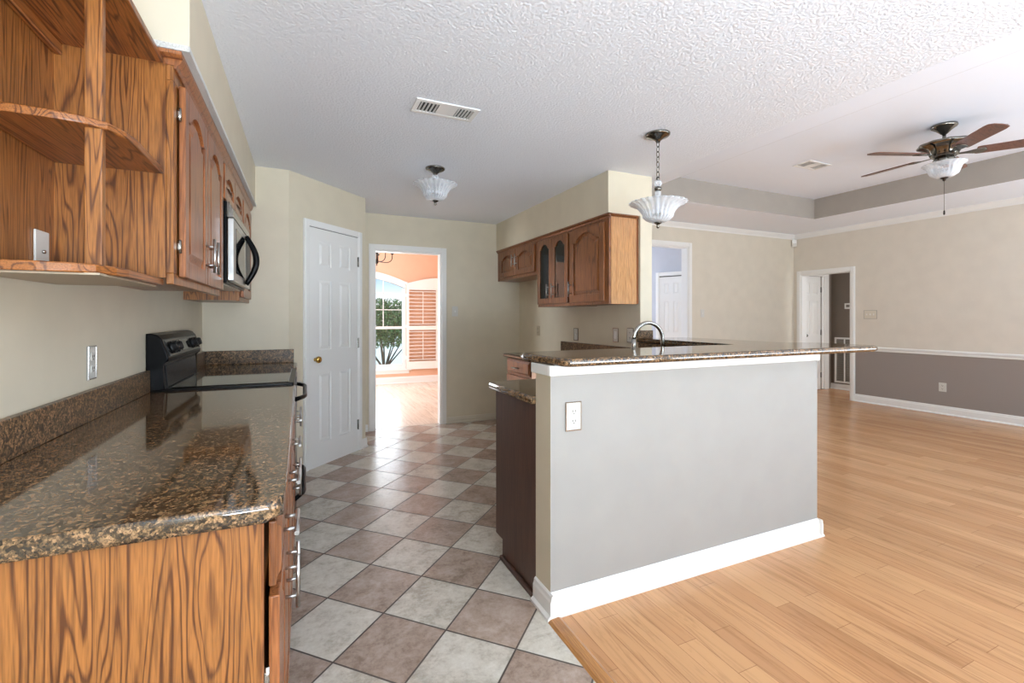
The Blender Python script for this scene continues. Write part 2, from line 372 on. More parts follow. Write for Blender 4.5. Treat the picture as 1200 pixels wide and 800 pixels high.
# ceilings
struct(MB().box(XL - .1, 2.665, YR, YB + .1, HK, HK + .12), 'ceiling_kitchen', M['popcorn'], 'white textured kitchen ceiling', 'ceiling')
TX0, TX1, TY0, TY1 = 3.42, 6.62, -1.6, 4.21
c = MB(); c.box(2.60, TX0, YR, YLB + .1, HL, HL + .06); c.box(TX1, XR + .1, YR, YLB + .1, HL, HL + .06)
c.box(TX0, TX1, YR, TY0, HL, HL + .06); c.box(TX0, TX1, TY1, YLB + .1, HL, HL + .06)
struct(c, 'ceiling_living', M['ceil'], 'smooth white ceiling border around the tray', 'ceiling')
struct(MB().box(TX0 - .1, TX1 + .1, TY0 - .1, TY1 + .1, HT, HT + .08), 'ceiling_tray', M['ceil'], 'raised white tray ceiling above the fan', 'ceiling')
c = MB(); e = .08
g_ = .004; c.box(TX0 - e, TX0 + g_, TY0 - e, TY1 + e, HL + .001, HT); c.box(TX1 - g_, TX1 + e, TY0 - e, TY1 + e, HL + .001, HT)
c.box(TX0, TX1, TY0 - e, TY0 + g_, HL + .001, HT); c.box(TX0, TX1, TY1 - g_, TY1 + e, HL + .001, HT)
struct(c, 'wall_tray', M['tray'], 'grey painted sides of the tray ceiling recess', 'wall')
struct(MB().box(2.60, 2.665, YR, YLB, HK + .12, HL + .06), 'wall_header', M['ceil'], 'white step between kitchen and living room ceilings', 'wall')
# living room walls
OX0, OX1, OZ = 4.42, 5.235, 2.325
w = MB(); w.box(FW1, OX0, YLB, YLB + .12, 0, HL); w.box(OX1, XR + .12, YLB, YLB + .12, 0, HL); w.box(OX0, OX1, YLB, YLB + .12, OZ, HL)
struct(w, 'wall_living_back', M['wall_back'], 'cream living room wall with the tall cased opening', 'wall')
RY0, RY1, RZ = 4.30, 5.075, 1.985
w = MB(); w.box(XR, XR + .12, 0.0, RY0, 0, HL); w.box(XR, XR + .12, YR, -2.0, 0, HL); w.box(XR, XR + .12, -2.0, 0.0, 2.15, HL); w.box(XR, XR + .12, RY1, YLB, 0, HL); w.box(XR, XR + .12, RY0, RY1, RZ, HL)
struct(w, 'wall_living_right', M['wall_living'], 'cream and taupe living room wall with white chair rail', 'wall')
# rear wall behind the camera with three big windows
w = MB(); xs = [(-.8, -.3), (1.3, 2.6), (4.6, 5.0), (7.0, XR + .12)]
for a, b in xs: w.box(a, b, YR - .12, YR, 0, HT)
for a, b in ((-.3, 1.3), (2.6, 4.6), (5.0, 7.0)): w.box(a, b, YR - .12, YR, 0, .35); w.box(a, b, YR - .12, YR, 2.35, HT)
struct(w, 'wall_rear', M['wall'], 'beige wall with windows behind the viewpoint', 'wall')
# dining room
WX0, WX1, WZ0 = .18, 1.80, .27
w = MB(); w.box(-1.6, WX0, 9.0, 9.12, 0, 2.8); w.box(WX1, 2.7, 9.0, 9.12, 0, 2.8); w.box(WX0, WX1, 9.0, 9.12, 0, WZ0)
ar = [(WX0, 2.8), (WX0, 1.90)] + [(WX0 + (WX1 - WX0) * k / 16, 1.90 + .20 * math.sin(PI * k / 16) ** .9) for k in range(1, 16)] + [(WX1, 1.90), (WX1, 2.8)]
w.prism(ar, 9.0, 9.12, axis='y')
struct(w, 'wall_dining_far', M['orange'], 'peach dining room wall around the arched window', 'wall')
w = MB(); w.box(2.64, 2.76, YB + .1, 9.1, 0, 2.8)
struct(w, 'wall_dining_right', M['orange'], 'peach side wall of the dining room', 'wall')
w = MB(); w.box(-1.7, -1.6, YB + .1, 6.2, 0, 2.8); w.box(-1.7, -1.6, 8.4, 9.1, 0, 2.8); w.box(-1.7, -1.6, 6.2, 8.4, 0, .5); w.box(-1.7, -1.6, 6.2, 8.4, 2.35, 2.8)
struct(w, 'wall_dining_left', M['orange'], 'peach window wall out of view in the dining room', 'wall')
struct(MB().box(-1.6, 2.64, YB + .1, YB + .13, DZ + .1, 2.8), 'wall_dining_near', M['orange'], 'peach wall above the doorway inside the dining room', 'wall')
struct(MB().box(-1.7, 2.76, YB + .1, 9.12, 2.74, 2.86), 'ceiling_dining', M['ceil'], 'white dining room ceiling', 'ceiling')
# foyer behind the living room
w = MB(); w.box(2.76, 2.88, YLB + .12, 9.9, 0, 2.8); w.box(2.76, 8.9, 9.8, 9.9, 0, 2.8)
struct(w, 'wall_foyer', M['bluegrey'], 'pale grey foyer wall beyond the tall opening', 'wall')
struct(MB().box(2.76, 8.95, YLB + .12, 9.9, 2.7, 2.8), 'ceiling_foyer', M['ceil'], 'white foyer ceiling', 'ceiling')
# hall beyond the right wall
HX, HY = 8.63, 5.19
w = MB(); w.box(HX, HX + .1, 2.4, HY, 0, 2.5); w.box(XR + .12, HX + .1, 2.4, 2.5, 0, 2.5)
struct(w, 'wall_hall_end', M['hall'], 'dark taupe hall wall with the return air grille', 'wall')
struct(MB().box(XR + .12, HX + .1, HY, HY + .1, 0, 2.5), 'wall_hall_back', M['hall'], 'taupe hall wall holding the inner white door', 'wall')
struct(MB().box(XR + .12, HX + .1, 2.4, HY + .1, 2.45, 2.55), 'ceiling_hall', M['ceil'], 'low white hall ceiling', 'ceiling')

# ------------------------------------------------------------------ trims
def base_prof(t=.014, h=.10):
    return [(0, 0), (t + .012, 0), (t + .012, .012), (t, .022), (t, h - .03), (t * .75, h - .02), (t * .6, h - .006), (.003, h), (0, h)]
def run_prof(mb, p0, p1, wdir, prof):
    """sweep a (depth, z) profile straight from p0 to p1; wdir points out of the wall"""
    p0 = Vector((p0[0], p0[1], 0)); p1 = Vector((p1[0], p1[1], 0)); d = (p1 - p0); old = mb.M
    mb.M = frame(p0, d, (wdir[0], wdir[1], 0))
    mb.prism([(z, q) for q, z in prof], 0, d.length, axis='x') if False else None
    n = len(prof); L = d.length
    vs_ = [(0, z, q) for q, z in prof] + [(L, z, q) for q, z in prof]
    fc = [tuple(range(n)), tuple(range(n, 2 * n))] + [(k, (k + 1) % n, n + (k + 1) % n, n + k) for k in range(n)]
    mb.add(vs_, fc); mb.M = old
b = MB(); run_prof(b, (DX1 + .07, YB), (2.50, YB), (0, -1), base_prof(.012, .075))
struct(b, 'baseboard_back', M['wall_back'], 'low beige baseboard right of the kitchen doorway', 'baseboard')
b = MB(); run_prof(b, (.565, YB), (DX0 - .07, YB), (0, -1), base_prof(.012, .075))
struct(b, 'baseboard_doorway', M['white'], 'short white baseboard left of the kitchen doorway', 'baseboard')
b = MB(); run_prof(b, (XR, 0.0), (XR, RY0 - .065), (-1, 0), base_prof(.014, .115))
struct(b, 'baseboard_right', M['white'], 'white baseboard along the living room right wall', 'baseboard')
b = MB(); run_prof(b, (FW1, YLB), (OX0 - .06, YLB), (0, -1), base_prof()); run_prof(b, (OX1 + .06, YLB), (XR, YLB), (0, -1), base_prof())
struct(b, 'baseboard_living_back', M['white'], 'white baseboard along the living room back wall', 'baseboard')
b = MB(); run_prof(b, (-.02, 9.0), (2.64, 9.0), (0, -1), base_prof(.014, .13))
struct(b, 'baseboard_dining', M['white'], 'white baseboard under the arched dining window', 'baseboard')
b = MB(); run_prof(b, (HX, 2.5), (HX, HY), (-1, 0), base_prof())
struct(b, 'baseboard_hall', M['white'], 'white baseboard below the return air grille', 'baseboard')
rail = [(0, .775), (.010, .775), (.014, .785), (.012, .80), (.022, .815), (.022, .828), (.012, .838), (0, .84)]
b = MB(); run_prof(b, (XR, 0.0), (XR, RY0 - .065), (-1, 0), rail)
struct(b, 'trim_2', M['white'], 'white chair rail on the living room right wall', 'chair rail')
crown = [(0, HL - .075), (.010, HL - .075), (.016, HL - .055), (.045, HL - .022), (.055, HL - .008), (.055, HL), (0, HL)]
b = MB(); run_prof(b, (FW1, YLB), (XR, YLB), (0, -1), crown); run_prof(b, (XR, YLB), (XR, YR), (-1, 0), crown)
struct(b, 'trim_3', M['white'], 'white crown moulding around the living room', 'crown moulding')
def casing(mb, F, w, h, t=.065, th=.018, sides=True):
    """door casing in the frame F: opening from u=0..w, v=0..h"""
    old = mb.M; mb.M = F
    for (a, b_) in ((-t, 0), (w, w + t)):
        mb.box(a, b_, 0, h + t, 0, th, .004, 2); mb.box(a + .012, b_ - .012, 0, h + t - .012, th - .002, th + .004, .002, 1)
    mb.box(0, w, h, h + t, 0, th, .004, 2)
    mb.M = old
def jambs(mb, F, w, h, d):
    old = mb.M; mb.M = F
    mb.box(0, .015, 0, h, -d, .001); mb.box(w - .015, w, 0, h, -d, .001); mb.box(.015, w - .015, h - .015, h, -d, .001); mb.M = old
d = MB(); F = frame((DX0, YB, 0), (1, 0, 0), (0, -1, 0)); casing(d, F, DX1 - DX0, DZ, .062); jambs(d, F, DX1 - DX0, DZ, .1)
struct(d, 'trim_4', M['white'], 'white casing of the doorway to the dining room', 'door casing')
d = MB(); F = frame((OX0, YLB, 0), (1, 0, 0), (0, -1, 0)); casing(d, F, OX1 - OX0, OZ, .062); jambs(d, F, OX1 - OX0, OZ, .12)
struct(d, 'trim_5', M['white'], 'white casing of the tall living room opening', 'door casing')
d = MB(); F = frame((XR, RY1, 0), (0, -1, 0), (-1, 0, 0)); casing(d, F, RY1 - RY0, RZ, .065); jambs(d, F, RY1 - RY0, RZ, .12)
struct(d, 'trim_6', M['white'], 'white casing of the hall opening in the right wall', 'door casing')

# ------------------------------------------------------------------ six panel doors
def six_panel(mb, w, h, th=.035, bi=False):
    """leaf in the current frame, u 0..w, v 0..h, front at w=0"""
    mb.box(0, w, 0, h, -th, -.008)
    st = .11 if w > .6 else .085; ms = .10 if w > .6 else .075
    rows = [(.20, .79), (.99, 1.58), (1.70, 1.91)]; k = h / 2.02
    rows = [(a * k, b_ * k) for a, b_ in rows]
    cols = [(st, (w - ms) / 2), ((w + ms) / 2, w - st)]
    mb.box(0, st, 0, h, -.0085, 0); mb.box(w - st, w, 0, h, -.0085, 0)
    prev = 0
    for a, b_ in rows + [(h, h)]:
        mb.box(st, w - st, prev, a, -.0085, 0); prev = b_
    for a, b_ in rows:
        mb.box(cols[0][1], cols[1][0], a, b_, -.0085, 0)
        for c0, c1 in cols:
            mb.frustum(c0 + .012, c1 - .012, a + .012, b_ - .012, -.0085, -.001, .022)
def hinge(F, u, v, parent, mat):
    m_ = MB(F); m_.box(u - .008, u + .010, v - .045, v + .045, -.002, .004, .001, 1); m_.tube([(u, v - .047, .006), (u, v + .047, .006)], .006, 8)
    return m_.build('hinge', mat, parent)
# pantry door on the angled wall
pd = Vector((.66, .665, 0)).normalized(); pw = Vector((pd.y, -pd.x, 0)); p0 = Vector((-.11, 4.06, 0)) + pd * .195 + pw * .002
F = frame(p0, pd, pw); PW, PH = .615, 2.03
t = thing('door_1', p0, 'white six panel pantry door with brass knob in the angled wall', 'door', None, 'structure')
m = MB(F @ Matrix.Translation((0, 0, .011))); six_panel(m, PW, PH); m.build('leaf', M['white'], t)
m = MB(); casing(m, frame(p0 - pw * .002, pd, pw), PW, PH + .005, .055, .020); m.build('casing', M['white'], t)
m = MB(F); m.box(-.004, PW + .004, PH + .0, PH + .006, -.02, .008); m.build('top_gap', M['gap'], t)
m = MB(F @ Matrix.Translation((.065, .915, 0))); m.lathe([(.030, 0), (.030, .004), (.024, .008), (.011, .012), (.011, .030), (.024, .038), (.029, .05), (.026, .062), (.012, .068), (0, .069)], n=24)
m.build('knob', M['brass'], t, 'polished brass knob')
for v in (.25, 1.03, 1.80): hinge(F @ Matrix.Translation((0, 0, .011)), PW - .004, v, t, M['gun'])
b = MB(); q0 = p0 + pd * (PW + .055); q1 = Vector((.55, 4.725, 0)); run_prof(b, (q0.x, q0.y), (q1.x + .012 * pd.x, q1.y + .012 * pd.y), (pw.x, pw.y), base_prof(.012, .09))
struct(b, 'baseboard_pantry', M['white'], 'short white baseboard right of the pantry door', 'baseboard')

# ------------------------------------------------------------------ bar pulls and cabinet doors
def pull(F, u, v, L, vertical, parent, sp=.076, so=.030, r=.0055):
    """bar pull centred at (u, v) in frame F standing on w=0"""
    m_ = MB(F)
    dx, dy = (0, 1) if vertical else (1, 0)
    m_.tube([(u - dx * L / 2, v - dy * L / 2, so), (u + dx * L / 2, v + dy * L / 2, so)], r, 10)
    for s_ in (-1, 1):
        m_.tube([(u + s_ * dx * sp / 2, v + s_ * dy * sp / 2, -.001), (u + s_ * dx * sp / 2, v + s_ * dy * sp / 2, so)], r * .8, 8)
    return m_.build('handle', M['steel'], parent)
def arch_pts(u0, u1, vb, rise, n=16, sh=.10):
    """cathedral arch: flat shoulders and a swelling middle, from u0 to u1"""
    out = [(u0, vb)]
    for k in range(n + 1):
        t_ = k / n; u = u0 + (u1 - u0) * (sh + (1 - 2 * sh) * t_); out.append((u, vb + rise * (math.sin(PI * t_) ** .75)))
    out.append((u1, vb)); return out
def cab_door(F, w, h, mat, parent, name='door', st=.052, rise=None, arch=True, glass=None):
    """raised panel cabinet door with a cathedral arch; u 0..w, v 0..h, back at w=0, front at w=.02"""
    m_ = MB(F); rise = (min(.055, .22 * w) if rise is None else rise) if arch else 0
    z0, z1 = .010, .020
    m_.box(0, st, 0, h, 0, z1, .003, 2); m_.box(w - st, w, 0, h, 0, z1, .003, 2); m_.box(st, w - st, 0, st + .004, 0, z1, .003, 2)
    top = h - .042 - rise
    ap = arch_pts(st, w - st, top, rise) if arch else [(st, top), (w - st, top)]
    m_.prism(ap + [(w - st, h), (st, h)], 0, z1)
    ip = [(u, v) for u, v in ap]
    if glass is None:
        m_.box(st, w - st, st, top, 0, z0 - .004); m_.prism(ap + [(w - st, top - .002), (st, top - .002)], 0, z0 - .004)
        cx, cyv = w / 2, (st + top) / 2
        def sh(pt, dd): 
            su = (abs(pt[0] - cx) - dd) / max(1e-6, abs(pt[0] - cx)) if abs(pt[0] - cx) > dd else 0
            return (cx + (pt[0] - cx) * su, pt[1] - dd if pt[1] > cyv else pt[1] + dd)
        outl = [(st, st + .004), (w - st, st + .004)] + list(reversed(ap))
        A = [sh(p_, .007) for p_ in outl]; B = [sh(p_, .034) for p_ in outl]
        m_.prism(A, z0 - .006, z1 - .002, top=B)
    o = m_.build(name, mat, parent)
    if glass is not None:
        g = MB(F); g.prism([(st - .004, st), (w - st + .004, st)] + list(reversed(arch_pts(st - .004, w - st + .004, top, rise))), .008, .011); g.build('pane', glass, o)
    return o
def drawer_front(F, w, h, mat, parent):
    m_ = MB(F); m_.box(0, w, 0, h, 0, .014, .003, 2); m_.frustum(.008, w - .008, .008, h - .008, .0135, .022, .014)
    return m_.build('drawer', mat, parent)
def cab_hinge(F, u, v, parent):
    m_ = MB(F); m_.tube([(u, v - .022, .006), (u, v + .022, .006)], .006, 8); m_.box(u - .006, u + .012, v - .012, v + .012, 0, .008, .002, 1); return m_.build('hinge', M['nickel'], parent)

# ------------------------------------------------------------------ upper cabinets, range side
XF = -.385
UZ0, UZ1 = 1.378, 2.085
FL = lambda y, z, x=XF: frame((x, y, z), (0, 1, 0), (1, 0, 0))
# open shelf end unit
t = thing('open_shelf_unit', (XL, 1.6, 1.36), 'open oak corner shelf unit with curved shelves and front post', 'shelf')
def qshelf(z, th, y_near=1.40, x0=XL + .012):
    """shelf with a rounded front, seen from below"""
    if y_near < 1.3: return [(x0, 1.8066), (x0, 1.15), (-.56, 1.15), (-.48, 1.17), (-.44, 1.21), (-.418, 1.28), (-.412, 1.36), (-.412, 1.8066)]
    P_ = [(x0, 1.8066), (x0, y_near)]
    P_ += [(-.60, y_near), (-.53, y_near + .004), (-.475, y_near + .014), (-.44, y_near + .04), (-.418, y_near + .095), (-.412, y_near + .16), (-.412, 1.8066)]
    return P_
for (z, th, yn) in ((1.372, .022, 1.33), (1.730, .020, 1.40), (2.085, .020, 1.22)):
    m = MB(); m.prism(qshelf(z, th, yn), z, z + th, .004, 2); m.build('shelf', M['oaky'], t)
m = MB(); m.box(XL + .001, XL + .012, 1.15, 1.8066, 1.372, 2.105); m.build('back_panel', M['oak'], t)
m = MB(); m.box(XL + .012, XL + .032, 1.15, 1.8066, 2.052, 2.085, .003, 1); m.build('cleat', M['oaky'], t)
m = MB(); m.prism(rrect(-.484, -.449, 1.436, 1.458, .003), 1.394, 2.085); m.build('post', M['oak'], t)
shelf_unit = t
m = MB(); m.box(XL + .02, -.43, 1.36, 1.805, 1.368, 1.373); m.build('underside_panel', plain('pale_plywood', (176, 160, 138), .6), t, 'pale unfinished underside')
# two door cabinet
uppers = []
t = thing('upper_cabinet', (XL, 2.26, UZ0), 'oak two door upper cabinet beside the open corner shelves', 'cabinet')
uppers.append(t); m = MB(); m.box(XL + .001, XF - .02, 1.807, 2.70, UZ0 + .02, UZ1); m.build('body', M['oak'], t)
m = MB(); m.box(XF - .02, XF, 1.807, 2.70, UZ0, UZ0 + .035, .002, 1); m.box(XF - .02, XF, 1.807, 2.70, UZ1 - .05, UZ1, .002, 1)
m.box(XF - .02, XF, 1.807, 1.85, UZ0 + .035, UZ1 - .05, .002, 1); m.box(XF - .02, XF, 2.66, 2.70, UZ0 + .035, UZ1 - .05, .002, 1); m.box(XF - .02, XF - .004, 1.85, 2.66, UZ0 + .035, UZ1 - .05)
m.build('face_frame', M['oak'], t)
for y0, w_, hu in ((1.868, .388, .35), (2.266, .392, .042)):
    F = FL(y0, UZ0 + .028, XF + .001); dd = cab_door(F, w_, .64, M['oakdoor'], t)
    pull(frame((XF + .021, y0, UZ0 + .028), (0, 1, 0), (1, 0, 0)), hu, .115, .137, True, dd)
for v in (.10, .54): cab_hinge(FL(1.858, UZ0 + .028, XF), 0, v, t)
# cabinet above the microwave
t = thing('upper_cabinet', (XL, 3.08, 1.86), 'short oak cabinet directly above the microwave', 'cabinet')
uppers.append(t); m = MB(); m.box(XL + .001, XF, 2.702, 3.468, 1.862, UZ1); m.build('body', M['oak'], t)
for y0 in (2.72, 3.09): cab_door(FL(y0, 1.875, XF + .001), .36, .175, M['oakdoor'], t, rise=.03, st=.04)
# cabinet past the microwave
t = thing('upper_cabinet', (XL, 3.75, UZ0), 'narrow oak upper cabinet beyond the microwave', 'cabinet')
uppers.append(t); m = MB(); m.box(XL + .001, XF - .02, 3.47, 4.05, UZ0 + .004, UZ1); m.build('body', M['oak'], t)
m = MB(); m.box(XF - .02, XF, 3.47, 4.05, UZ0, UZ1, .002, 1); m.build('face_frame', M['oak'], t)
dd = cab_door(FL(3.51, UZ0 + .028, XF + .001), .47, .64, M['oakdoor'], t); pull(FL(3.51, UZ0 + .028, XF + .021), .04, .115, .137, True, dd)
# crown on the cabinets
def cab_crown(x_face, sgn, y0, y1, zb, zt, out=.026):
    return [(x_face, zb), (x_face + sgn * .006, zb), (x_face + sgn * .010, zb + .012), (x_face + sgn * .016, zb + .016), (x_face + sgn * out, zt - .012), (x_face + sgn * out, zt), (x_face, zt)]
for t_, ya_, yb_ in zip(uppers, (1.8078, 2.7015, 3.469), (2.70, 3.468, 4.05)):
    m = MB(); m.prism(cab_crown(XF + .0005, 1, 0, 0, 2.075, 2.123), ya_, yb_, axis='y'); m.box(XL + .01, XF + .0005, max(ya_, 1.808), yb_, 2.0855, 2.123)
    m.build('crown_molding', M['oakdoor'], t_)
m = MB(); m.prism([(1.8066 - a, z) for a, z in ((0, 2.106), (.012, 2.106), (.022, 2.113), (.024, 2.123), (0, 2.123))], XL + .01, XF + .026, axis='x'); m.build('crown_return', M['oakdoor'], shelf_unit)
m = MB(); m.box(XL + .01, -.336, 1.778, 4.055, 2.1235, 2.142)
struct(m, 'trim_7', M['tex'], 'rough silvery textured strip above the range side crown', 'trim')

# microwave
t = thing('microwave', (XL, 3.08, 1.44), 'stainless over the range microwave with black arched handle', 'microwave')
MX = -.325
m = MB(); m.box(XL + .002, MX - .03, 2.705, 3.465, 1.445, 1.858, .004, 2); m.build('body', M['black'], t)
m = MB(); m.box(MX - .029, MX, 2.705, 3.465, 1.455, 1.775, .005, 2); m.build('door', M['steel'], t)
m = MB(); m.prism([(MX - .029, 1.778), (MX, 1.778), (MX - .004, 1.82), (MX - .02, 1.855), (MX - .029, 1.856)], 2.705, 3.465, axis='y')
for k in range(5): m.box(MX - .006 - k * .0035, MX - .002 - k * .003, 2.73, 3.44, 1.79 + k * .012, 1.795 + k * .012)
m.build('vent_grille', M['gun'], t)
m = MB(); m.box(MX + .0005, MX + .002, 2.79, 3.16, 1.50, 1.735, 0); m.build('window', M['glassblack'], t)
m = MB(); m.box(MX + .0005, MX + .003, 3.25, 3.45, 1.49, 1.75, 0); m.build('control_panel', M['blackmat'], t)
pts = [(MX + .004 + .055 * math.sin(PI * k / 14), 3.205, 1.47 + .29 * k / 14) for k in range(15)]
m = MB(); m.tube(pts, [.014 + .004 * math.sin(PI * k / 14) for k in range(15)], 10); m.build('handle', M['black'], t, 'arched black handle')
m = MB(); m.box(XL + .05, MX - .05, 2.75, 3.42, 1.438, 1.446); m.build('underside_panel', M['steel'], t)

# ------------------------------------------------------------------ base cabinets, range side
BF = -.073   # face plane
def base_cab(y0, y1, label, endpanel=False):
    t_ = thing('base_cabinet', (XL, (y0 + y1) / 2, 0), label, 'cabinet')
    m_ = MB(); m_.prism([(XL + .002, 0), (BF - .075, 0), (BF - .075, .10), (BF - .004, .10), (BF - .004, .874), (XL + .002, .874)], y0 + .002, y1 - .001, axis='y'); m_.build('body', M['oak'], t_)
    m_ = MB(); yc = (y0 + y1) / 2
    m_.box(BF - .0045, BF + .0, y0 + .002, y0 + .03, .10, .874); m_.box(BF - .0045, BF, y1 - .03, y1 - .001, .10, .874); m_.box(BF - .0045, BF, y0 + .03, y1 - .03, .845, .874); m_.box(BF - .0045, BF, y0 + .03, y1 - .03, .10, .13)
    m_.build('face_frame', M['oakdoor'], t_)
    W = (y1 - y0 - .03) / 2
    for k in range(2):
        ya = y0 + .012 + k * (W + .006)
        dr = drawer_front(FL(ya, .73, BF + .008), W, .13, M['oakred'], t_); pull(FL(ya, .73, BF + .028), W / 2, .055, .137, False, dr)
        dd = cab_door(FL(ya, .115, BF + .008), W, .595, M['oakdoor'], t_)
        pull(FL(ya, .115, BF + .028), W - .04 if k == 0 else .04, .46, .137, True, dd)
    for v in (.55, .2): cab_hinge(FL(y0 + .014, 0, BF - .001), 0, v, t_)
    return t_
base_cab(1.03, 1.745, 'oak base cabinet nearest the viewer under the granite counter')
base_cab(1.748, 2.71, 'oak base cabinet between the near cabinet and the range')
t = thing('base_cabinet', (XL, 3.75, 0), 'small oak base cabinet past the range', 'cabinet')
m = MB(); m.prism([(XL + .002, 0), (BF - .075, 0), (BF - .075, .10), (BF, .10), (BF, .874), (XL + .002, .874)], 3.482, 4.055, axis='y'); m.build('body', M['oak'], t)
dr = drawer_front(FL(3.52, .73, BF + .001), .50, .13, M['oakred'], t); pull(FL(3.52, .73, BF + .02), .25, .055, .137, False, dr)
dd = cab_door(FL(3.52, .115, BF + .001), .50, .595, M['oakdoor'], t); pull(FL(3.52, .115, BF + .021), .05, .46, .137, True, dd)

# granite on the range side
def slab(poly, z0=.876, z1=.914, bev=.014): m_ = MB(); m_.prism(poly, z0, z1, bev, 4); return m_
t = thing('granite_countertop', (XL, 1.86, .876), 'long brown granite countertop nearest the viewer with backsplash', 'countertop')
slab(rrect(XL + .001, -.038, 1.0, 2.712, .03, (0, 1, 0, 0))).build('slab', M['granite'], t)
m = MB(); m.box(XL + .001, XL + .021, 1.0, 2.712, .914, 1.018, .003, 2); m.build('backsplash', M['honed'], t)
t = thing('granite_countertop', (XL, 3.76, .876), 'short brown granite countertop in the corner past the range', 'countertop')
slab(rrect(XL + .001, -.05, 3.48, 4.058, .02, (0, 0, 0, 0))).build('slab', M['granite'], t)
m = MB(); m.box(XL + .022, -.075, 4.038, 4.058, .914, 1.02, .003, 2); m.box(XL + .001, XL + .021, 3.482, 4.058, .914, 1.02, .003, 2); m.build('backsplash', M['honed'], t)

# range
t = thing('electric_range', (XL, 3.09, 0), 'black electric range with glass cooktop and knobbed backguard', 'range')
ya, yb = 2.715, 3.475
m = MB(); m.box(XL + .02, -.075, ya, yb, .03, .885, .004, 2)
for yy in (ya + .05, yb - .05):
    m.tube([(-.12, yy, 0), (-.12, yy, .04)], .018, 10); m.tube([(-.6, yy, 0), (-.6, yy, .04)], .018, 10)
m.build('body', M['black'], t)
m = MB(); m.prism(rrect(XL + .02, -.05, ya - .001, yb + .001, .012), .886, .924, .006, 3); m.build('cooktop_frame', M['black'], t)
m = MB(); m.box(-.60, -.075, ya + .03, yb - .03, .9235, .9275, .002, 1); m.build('cooktop', M['glassblack'], t)
gp = [(XL + .002, .905), (-.612, .905), (-.618, .96), (-.626, 1.045), (-.600, 1.058), (-.598, 1.075), (-.625, 1.165), (-.642, 1.185), (-.665, 1.192), (XL + .002, 1.192)]
m = MB(); m.prism(gp, ya, yb, .006, 2, axis='y'); m.build('backguard', M['black'], t)
m = MB(frame((-.6165, ya + .05, .925), (0, 1, 0), (1, 0, .06))); 
m = MB(); m.prism([(-.6135, .925), (-.6105, .925), (-.6185, 1.035), (-.6215, 1.035)], ya + .05, yb - .05, axis='y'); m.build('lower_trim_panel', plain('grey_glass', (30, 31, 32), .2, 0, .25), t)
cp = [(-.5985, 1.082), (-.5955, 1.083), (-.6215, 1.160), (-.6245, 1.159)]
m = MB(); m.prism(cp, ya + .03, yb - .03, axis='y'); m.build('control_panel', plain('dark_grey_panel', (34, 34, 32), .25, 0, .3), t)
nx = Vector((.94, 0, .33)).normalized()
for yy in (ya + .10, ya + .19, yb - .19, yb - .10):
    c0 = Vector((-.608, yy, 1.12)); m = MB(); m.tube([c0, c0 + nx * .010, c0 + nx * .0105, c0 + nx * .028], [.031, .031, .024, .021], 16)
    m.tube([c0 + nx * .026 + Vector((-.005, 0, .016)), c0 + nx * .026 + Vector((.005, 0, -.016))], .006, 6); m.build('knob', M['blackmat'], t)
m = MB(); m.prism([(-.6035, 1.095), (-.5975, 1.096), (-.6165, 1.150), (-.6225, 1.149)], ya + .29, yb - .29, axis='y'); m.build('clock_display', M['glassblack'], t)
m = MB(); m.box(-.076, -.045, ya + .004, yb - .004, .34, .868, .005, 2); m.build('oven_door', M['black'], t)
m = MB(); m.box(-.046, -.0435, ya + .12, yb - .12, .46, .70); m.build('oven_window', M['glassblack'], t)
m = MB(); m.box(-.076, -.045, ya + .004, yb - .004, .11, .333, .005, 2); m.build('storage_drawer', M['black'], t)
def arch_handle(z, reach, name='handle'):
    pts_ = []
    for k in range(17):
        u = k / 16; pts_.append((-.046 + reach * min(1, math.sin(PI * u) * 2.2), ya + .05 + (yb - ya - .10) * u, z))
    m_ = MB(); m_.tube(pts_, .012, 10); m_.build(name, M['black'], t)
arch_handle(.825, .050, 'oven_handle'); arch_handle(.285, .045, 'drawer_handle')

# ------------------------------------------------------------------ peninsula
PX0, PX1, PY0, PY1 = .952, 2.72, 1.714, 1.850
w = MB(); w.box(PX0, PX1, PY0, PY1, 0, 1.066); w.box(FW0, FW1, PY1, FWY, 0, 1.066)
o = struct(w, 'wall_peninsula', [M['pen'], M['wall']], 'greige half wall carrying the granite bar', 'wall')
for p_ in o.data.polygons:      # kitchen beige on these faces, standing in for the end's warm shade
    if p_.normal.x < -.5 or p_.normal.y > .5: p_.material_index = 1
b = MB(); run_prof(b, (PX0 - .0, PY0), (PX1 + .0, PY0), (0, -1), base_prof(.015, .105)); run_prof(b, (PX0, PY1), (PX0, PY0 - .027), (-1, 0), base_prof(.015, .105)); run_prof(b, (PX1, PY0 - .027), (PX1, PY1), (1, 0), base_prof(.015, .105))
struct(b, 'baseboard_peninsula', M['white'], 'stepped white baseboard around the half wall', 'baseboard')
b = MB(); b.box(PX0 - .010, PX1 + .010, PY0 - .012, PY0, 1.022, 1.066, .003, 1); b.box(PX0 - .010, PX0, PY0, PY1 + .03, 1.022, 1.066, .003, 1); b.box(PX1, PX1 + .010, PY0, PY1, 1.022, 1.066, .003, 1)
struct(b, 'trim_8', M['white'], 'white strip under the granite bar top', 'trim')
# bar top : an L of granite
bar = [(.960, 1.64), (.985, 1.608), (3.10, 1.608), (3.145, 1.622), (3.165, 1.66), (3.165, 1.98), (3.15, 2.02), (2.98, 2.05), (2.96, 2.10), (2.96, FWY - .002), (2.475, FWY - .002), (2.475, 2.05), (1.02, 2.05), (.95, 2.00), (.942, 1.96)]
t = thing('granite_bar_top', (1.9, 1.8, 1.067), 'raised granite bar top on the white trimmed half wall', 'countertop')
m = MB(); m.prism(bar, 1.067, 1.102, .015, 4); m.build('slab', M['granite'], t)
m = MB(); m.box(2.475, 2.635, FWY - .022, FWY - .002, 1.1025, 1.165, .003, 2); m.build('upstand', M['honed'], t)
